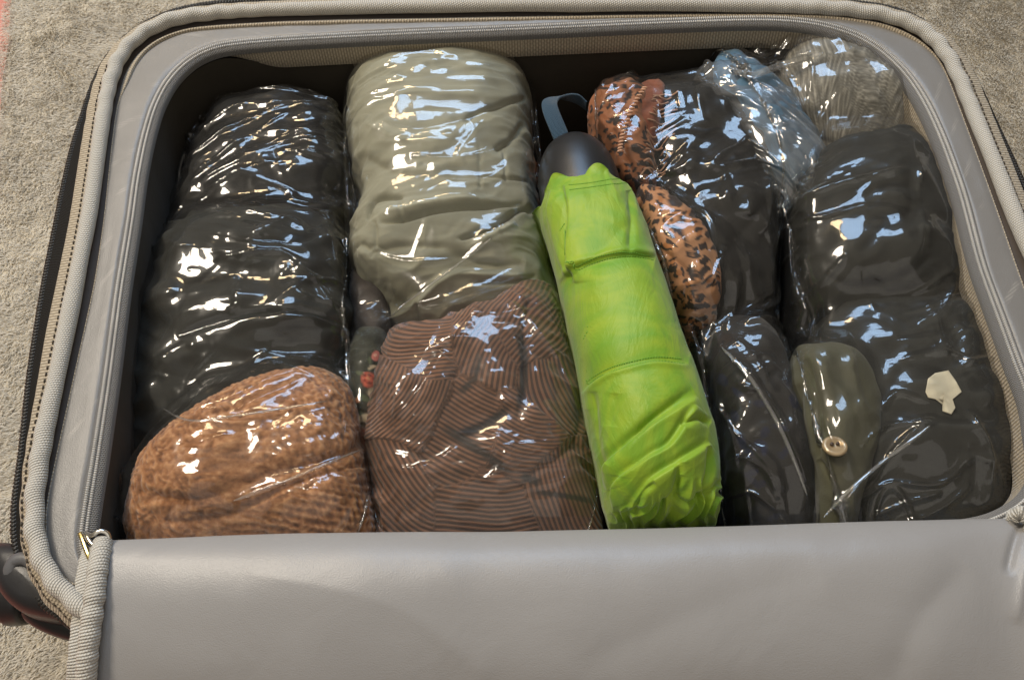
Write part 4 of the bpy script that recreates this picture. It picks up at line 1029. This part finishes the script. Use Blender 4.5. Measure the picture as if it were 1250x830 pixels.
    T_ = np.gradient(G, axis=0); T_ /= np.linalg.norm(T_, axis=1, keepdims=True); hz_ = np.cross(T_, [0, 0, 1.]); hz_ /= np.linalg.norm(hz_, axis=1, keepdims=True)
    fl_ = np.clip(np.linspace(0, 1, 70) * 2.2 - .9, 0, 1)[:, None]
    S2 = hz_ * (1 - fl_) + np.array([0, 0, 1.]) * fl_; S2 /= np.linalg.norm(S2, axis=1, keepdims=True)
    N2 = np.cross(S2, T_)
    R_ = np.stack([G + S2 * wd[:, None] * cu + N2 * .0007 * cv for cu, cv in ((-1, -1), (-1, 1), (-.9, 1.3), (.9, 1.3), (1, 1), (1, -1), (.9, -1.3), (-.9, -1.3))], 1)
    tube_obj('wrist_strap', R_, woven('blue woven strap', (.020, .070, .125), (.010, .035, .06), .0009, .0012), umb)
umbrella()

# ------------------------------------------------------------------ the four clear plastic bags
def film(bag, st, label, folds, amp=.0042, seed=0, ang=0, sx=.070, sy=.021, nu=560, nv=380, mat=None, off=.0016, kend=9):
    P = tube(st, nu, nv, -.15, n=3.0, kend=kend)
    grids = CONTENT[bag]
    V = []; F = []; o = 0
    for G in grids:
        wrapv = G.shape[0] > 5
        V.append(G.reshape(-1, 3)); F.append(grid_faces(G.shape[0], G.shape[1], False, True) + o); o += G.shape[0] * G.shape[1]
    bvh = BVHTree.FromPolygons(np.concatenate(V).tolist(), np.concatenate(F).tolist())
    s = 3
    c = P[::s, ::s].copy()
    low = c[..., 2].copy(); hit = np.full(low.shape, -1.0)
    N = grid_normals(c, False, True)
    for i in range(c.shape[0]):
        for j in range(c.shape[1]):
            if c[i, j, 2] > -.075:
                h = bvh.ray_cast(Vector((c[i, j, 0], c[i, j, 1], .3)), Vector((0, 0, -1)))
                if h[0] is not None: hit[i, j] = h[0].z
    # drape: film rests on the highest cloth nearby, sagging a little between
    f = hit.copy(); 
    for _ in range(3):
        g = np.maximum.reduce([f, np.roll(f, 1, 1), np.roll(f, -1, 1), np.vstack([f[1:], f[-1:]]), np.vstack([f[:1], f[:-1]])]); f = g
    top = c[..., 2] > -.075
    tgt = np.where(top & (f > -.5), np.minimum(np.maximum(f, c[..., 2] - .010), f + .006), c[..., 2])
    for _ in range(5):
        tgt = np.where(top, np.maximum(blur(blur(tgt, 1, 0, False), 1, 1, True), hit + off), tgt)
    dz = tgt - c[..., 2]
    ii = np.clip(np.arange(P.shape[0]) / s, 0, c.shape[0] - 1.001); jj = np.arange(P.shape[1]) / s
    i0 = ii.astype(int); fi = (ii - i0)[:, None]; j0 = jj.astype(int) % c.shape[1]; j1 = (j0 + 1) % c.shape[1]; fj = (jj - jj.astype(int))[None]
    D = (dz[i0][:, j0] * (1 - fi) + dz[i0 + 1][:, j0] * fi) * (1 - fj) + (dz[i0][:, j1] * (1 - fi) + dz[i0 + 1][:, j1] * fi) * fj
    P[..., 2] += D
    def fn(Q, N, px):
        Q = Q.copy(); Q[:, 0] += Q[:, 2] * .4; Q[:, 1] += Q[:, 2] * .3
        q = rot2(Q, ang) / np.array([sx, sy, .05])
        q = q + .9 * np.stack([noise(q * .55, seed + 3), noise(q * .55, seed + 5), q[:, 0] * 0], -1)
        w = np.clip(fbm(Q * 12, seed + 50, 2) * 1.9 + .28, .02, 1.0); w2 = np.clip(fbm(Q * 13, seed + 60, 2) * 1.9 + .02, .0, 1.0)
        q2 = rot2(Q, ang + 48) / np.array([sx * 1.1, sy, .03]); q2 = q2 + .8 * np.stack([noise(q2 * .5, seed + 9), noise(q2 * .5, seed + 12), q2[:, 0] * 0], -1)
        n1 = noise(q, seed); n2 = noise(q2, seed + 7); n3 = noise(q * [1.7, 1.7, 1] + 4, seed + 19)
        d = amp * (.55 * w * np.exp(-(n1 / .085) ** 2) + .38 * w2 * np.exp(-(n2 / .08) ** 2) + .10 * w * np.exp(-(n3 / .09) ** 2) + .40 * w * np.abs(n1) + .22 * fbm(q * .6, seed + 41, 1))
        d = d + .0015 * fbm(Q * 22, seed + 33, 2)
        return d + crease_disp(px, folds) + .0002
    P = displace(P, fn)
    nm = tube_obj('plastic_bag', P, mat or M_['film'])
    tag(nm, label, 'plastic bag', 'clear plastic bags of clothes packed side by side'); recentre(nm)
    return nm
film(1, [(262, 132, 412, 132, -.06, .034), (248, 162, 424, 158, -.06, .036), (226, 220, 428, 215, -.06, .036), (208, 300, 430, 300, -.06, .036), (185, 380, 430, 380, -.06, .038), (165, 470, 432, 450, -.058, .040), (155, 560, 452, 540, -.055, .042), (155, 640, 466, 630, -.055, .042), (155, 740, 470, 735, -.065, .03)],
     'leftmost clear bag, holding black and charcoal shirts over a brown knit sweater',
     [('r', [(245, 500), (280, 512), (340, 503), (400, 492)], 1.8, 3), ('r', [(280, 612), (340, 590), (400, 568), (445, 548)], 2.2, 3.5), ('r', [(228, 545), (285, 530)], 1.4, 3), ('r', [(262, 318), (300, 310), (360, 318), (420, 400)], 2.4, 4), ('v', [(215, 410), (290, 385), (370, 380), (425, 400)], 2.6, 4), ('r', [(285, 335), (290, 370), (275, 385)], 2, 3), ('r', [(300, 295), (350, 270), (375, 285)], 2, 4)],
     seed=100, ang=-15, amp=.0046)
film(2, [(442, 90, 628, 86, -.06, .042), (423, 112, 652, 106, -.058, .046), (422, 170, 658, 160, -.057, .048), (424, 250, 666, 245, -.057, .047), (424, 330, 676, 320, -.057, .046), (426, 400, 690, 390, -.056, .045), (430, 470, 706, 460, -.054, .045), (440, 550, 722, 540, -.054, .045), (452, 620, 735, 610, -.055, .044), (458, 740, 742, 730, -.065, .03)],
     'clear bag left of the umbrella, holding sage trousers over a striped shirt',
     [('r', [(455, 145), (500, 160), (560, 150), (625, 130)], 1.8, 4), ('r', [(502, 190), (550, 195), (630, 180)], 2.2, 4), ('r', [(458, 310), (500, 320), (560, 318)], 1.8, 4), ('r', [(485, 380), (540, 340), (600, 290)], 1.6, 3), ('r', [(475, 520), (510, 480), (545, 430)], 2, 4), ('r', [(620, 365), (650, 400), (680, 440), (700, 500)], 2.4, 3.5), ('r', [(480, 570), (520, 570), (560, 545)], 2, 4), ('r', [(590, 590), (620, 570)], 2, 3)],
     seed=200, ang=8, amp=.0022)
film(3, [(735, 108, 895, 100, -.05, .030), (722, 140, 925, 140, -.05, .034), (730, 200, 943, 205, -.05, .036), (765, 270, 952, 280, -.05, .038), (795, 340, 950, 350, -.05, .038), (815, 400, 948, 410, -.054, .036), (835, 470, 962, 475, -.056, .038), (850, 550, 985, 545, -.056, .040), (865, 620, 1002, 620, -.058, .038), (880, 740, 1010, 740, -.068, .028)],
     'clear bag right of the umbrella, holding a leopard scarf and black clothes',
     [('r', [(880, 425), (920, 465), (955, 520), (985, 590)], 2.8, 4), ('r', [(865, 305), (880, 320), (868, 345), (885, 300)], 2, 3), ('r', [(935, 220), (938, 260), (930, 285)], 2.4, 4), ('r', [(900, 330), (895, 380), (885, 405)], 2, 4), ('r', [(890, 520), (930, 560), (960, 600)], 1.6, 4), ('r', [(880, 575), (905, 560), (935, 575), (950, 610)], 2.2, 3), ('r', [(875, 615), (915, 600), (950, 625)], 2.0, 3), ('r', [(900, 470), (925, 480), (935, 505)], 2.2, 3)],
     seed=300, ang=35, amp=.0050, sx=.055, sy=.024)
film(4, [(858, 70, 1045, 62, -.056, .030), (845, 90, 1078, 90, -.054, .036), (880, 125, 1098, 122, -.054, .040), (915, 180, 1122, 175, -.052, .044), (945, 240, 1142, 235, -.048, .046), (950, 310, 1160, 310, -.049, .046), (952, 380, 1180, 375, -.050, .045), (955, 450, 1205, 440, -.051, .043), (968, 530, 1222, 520, -.051, .044), (985, 610, 1232, 600, -.053, .043), (995, 740, 1238, 735, -.063, .03)],
     'rightmost clear bag, holding a knitted hat, black clothes and olive shorts',
     [('r', [(885, 70), (915, 88), (960, 75), (1010, 62)], 3.0, 4), ('r', [(960, 270), (985, 245), (1030, 225), (1110, 205)], 2.6, 4), ('r', [(965, 272), (1010, 265), (1060, 250)], 2.0, 3), ('r', [(955, 270), (965, 235), (985, 215)], 2.4, 3), ('r', [(965, 375), (995, 355), (1035, 310)], 2.2, 3), ('r', [(1005, 640), (1040, 600), (1080, 560), (1130, 515), (1140, 510)], 2.6, 4), ('r', [(1050, 545), (1080, 520), (1140, 518)], 2.0, 3), ('r', [(1035, 612), (1085, 590), (1140, 592), (1170, 575)], 2.2, 3), ('r', [(1060, 632), (1110, 612), (1150, 600)], 2.0, 3), ('r', [(1090, 640), (1140, 625), (1185, 592)], 2.0, 3), ('r', [(1120, 395), (1150, 380), (1165, 345)], 1.8, 3), ('r', [(1100, 440), (1150, 430), (1195, 445)], 1.6, 3), ('r', [(1180, 500), (1205, 540), (1210, 590)], 1.8, 3), ('r', [(985, 500), (1000, 530), (1002, 560)], 2.0, 3), ('r', [(1075, 500), (1095, 480), (1130, 492)], 2.0, 3), ('r', [(870, 90), (905, 130), (930, 180), (935, 240)], 2.2, 4), ('r', [(940, 130), (965, 170), (1000, 215)], 2.2, 3)],
     seed=400, ang=25, amp=.0046)

# garments get their own origins
for o in list(COL.objects):
    if o.type == 'MESH' and o.parent is None and o.get('category') and tuple(o.location) == (0, 0, 0): recentre(o)

# folded film edges: narrow double-layer strips lying on the bags
M_['fold'] = film_mat('folded film edge', gain=1.8, haze=.055, rough=.10)
def film_fold(bag_film, pts, wid, zoff=.0006):
    me = bag_film.data; n = len(me.vertices); V = np.zeros(n * 3, np.float32); me.vertices.foreach_get('co', V); V = V.reshape(-1, 3) + np.array(bag_film.location)
    F = np.zeros(len(me.polygons) * 4, np.int32); me.polygons.foreach_get('vertices', F) if False else me.loops.foreach_get('vertex_index', F)
    bvh = BVHTree.FromPolygons(V.tolist(), F.reshape(-1, 4).tolist())
    C = catmull(pts, np.linspace(0, 1, 60)); T = np.gradient(C, axis=0); T /= np.linalg.norm(T, axis=1, keepdims=True); Nn = np.stack([-T[:, 1], T[:, 0]], -1)
    w_ = wid * np.sqrt(np.clip(1 - np.abs(np.linspace(-1, 1, 60)) ** 3, .02, 1))
    rows = []
    for s_ in (-1, -.4, .2, 1):
        Q = C + Nn * (w_ * s_)[:, None]; row = []
        for x, y in Q:
            z = -.02
            for _ in range(4):
                p = un(x, y, z); h = bvh.ray_cast(Vector((p[0], p[1], .3)), Vector((0, 0, -1)))
                z = h[0].z if h[0] is not None else z
            p = un(x, y, z); row.append([p[0], p[1], z + zoff + (.0008 if s_ == .2 else 0)])
        rows.append(row)
    B = np.array(rows).transpose(1, 0, 2); B[..., 2] = blur(B[..., 2:3], 3, 0, False)[..., 0]
    o = tube_obj('film_fold', B, M_['fold'], bag_film, closed=False)
    sm = o.modifiers.new('thick', 'SOLIDIFY'); sm.thickness = .0003
FB = [o for o in COL.objects if o.name.startswith('plastic_bag')]
film_fold(FB[2], [(880, 424), (915, 462), (945, 510), (968, 560), (985, 605)], 2.6)
film_fold(FB[3], [(1005, 632), (1035, 600), (1070, 570), (1110, 540), (1135, 520)], 2.4)
film_fold(FB[3], [(880, 78), (915, 92), (955, 80), (1005, 66)], 4.5)
film_fold(FB[0], [(200, 500), (235, 514), (300, 506), (400, 490)], 1.6)
film_fold(FB[0], [(285, 612), (340, 592), (395, 568), (440, 550)], 2.2)
film_fold(FB[1], [(486, 378), (530, 345), (575, 312), (600, 292)], 1.5)
# gathered neck of the rightmost bag lying along its left edge
P = tube([(842, 96, 905, 82, -.034, .016), (855, 116, 930, 98, -.032, .018), (880, 150, 958, 124, -.031, .019), (905, 190, 985, 162, -.031, .019), (930, 232, 1012, 205, -.033, .017), (945, 272, 1000, 252, -.038, .014)], 420, 200, -.06, n=2.6)
def neckfn(Q, N, px):
    q = rot2(Q, -52) / np.array([.055, .013, .03]); q = q + .8 * np.stack([noise(q * .5, 3), noise(q * .5, 5), q[:, 0] * 0], -1)
    n1 = noise(q, 61); n2 = noise(q * 1.8, 62)
    return .0022 * np.exp(-(n1 / .09) ** 2) + .0007 * np.exp(-(n2 / .1) ** 2) + .0035 * fbm(Q * 30, 9, 2)
o = tube_obj('bag_neck', displace(P, neckfn), film_mat('gathered film', (.80, .90, .96), 1.8, .085, .09), FB[3])
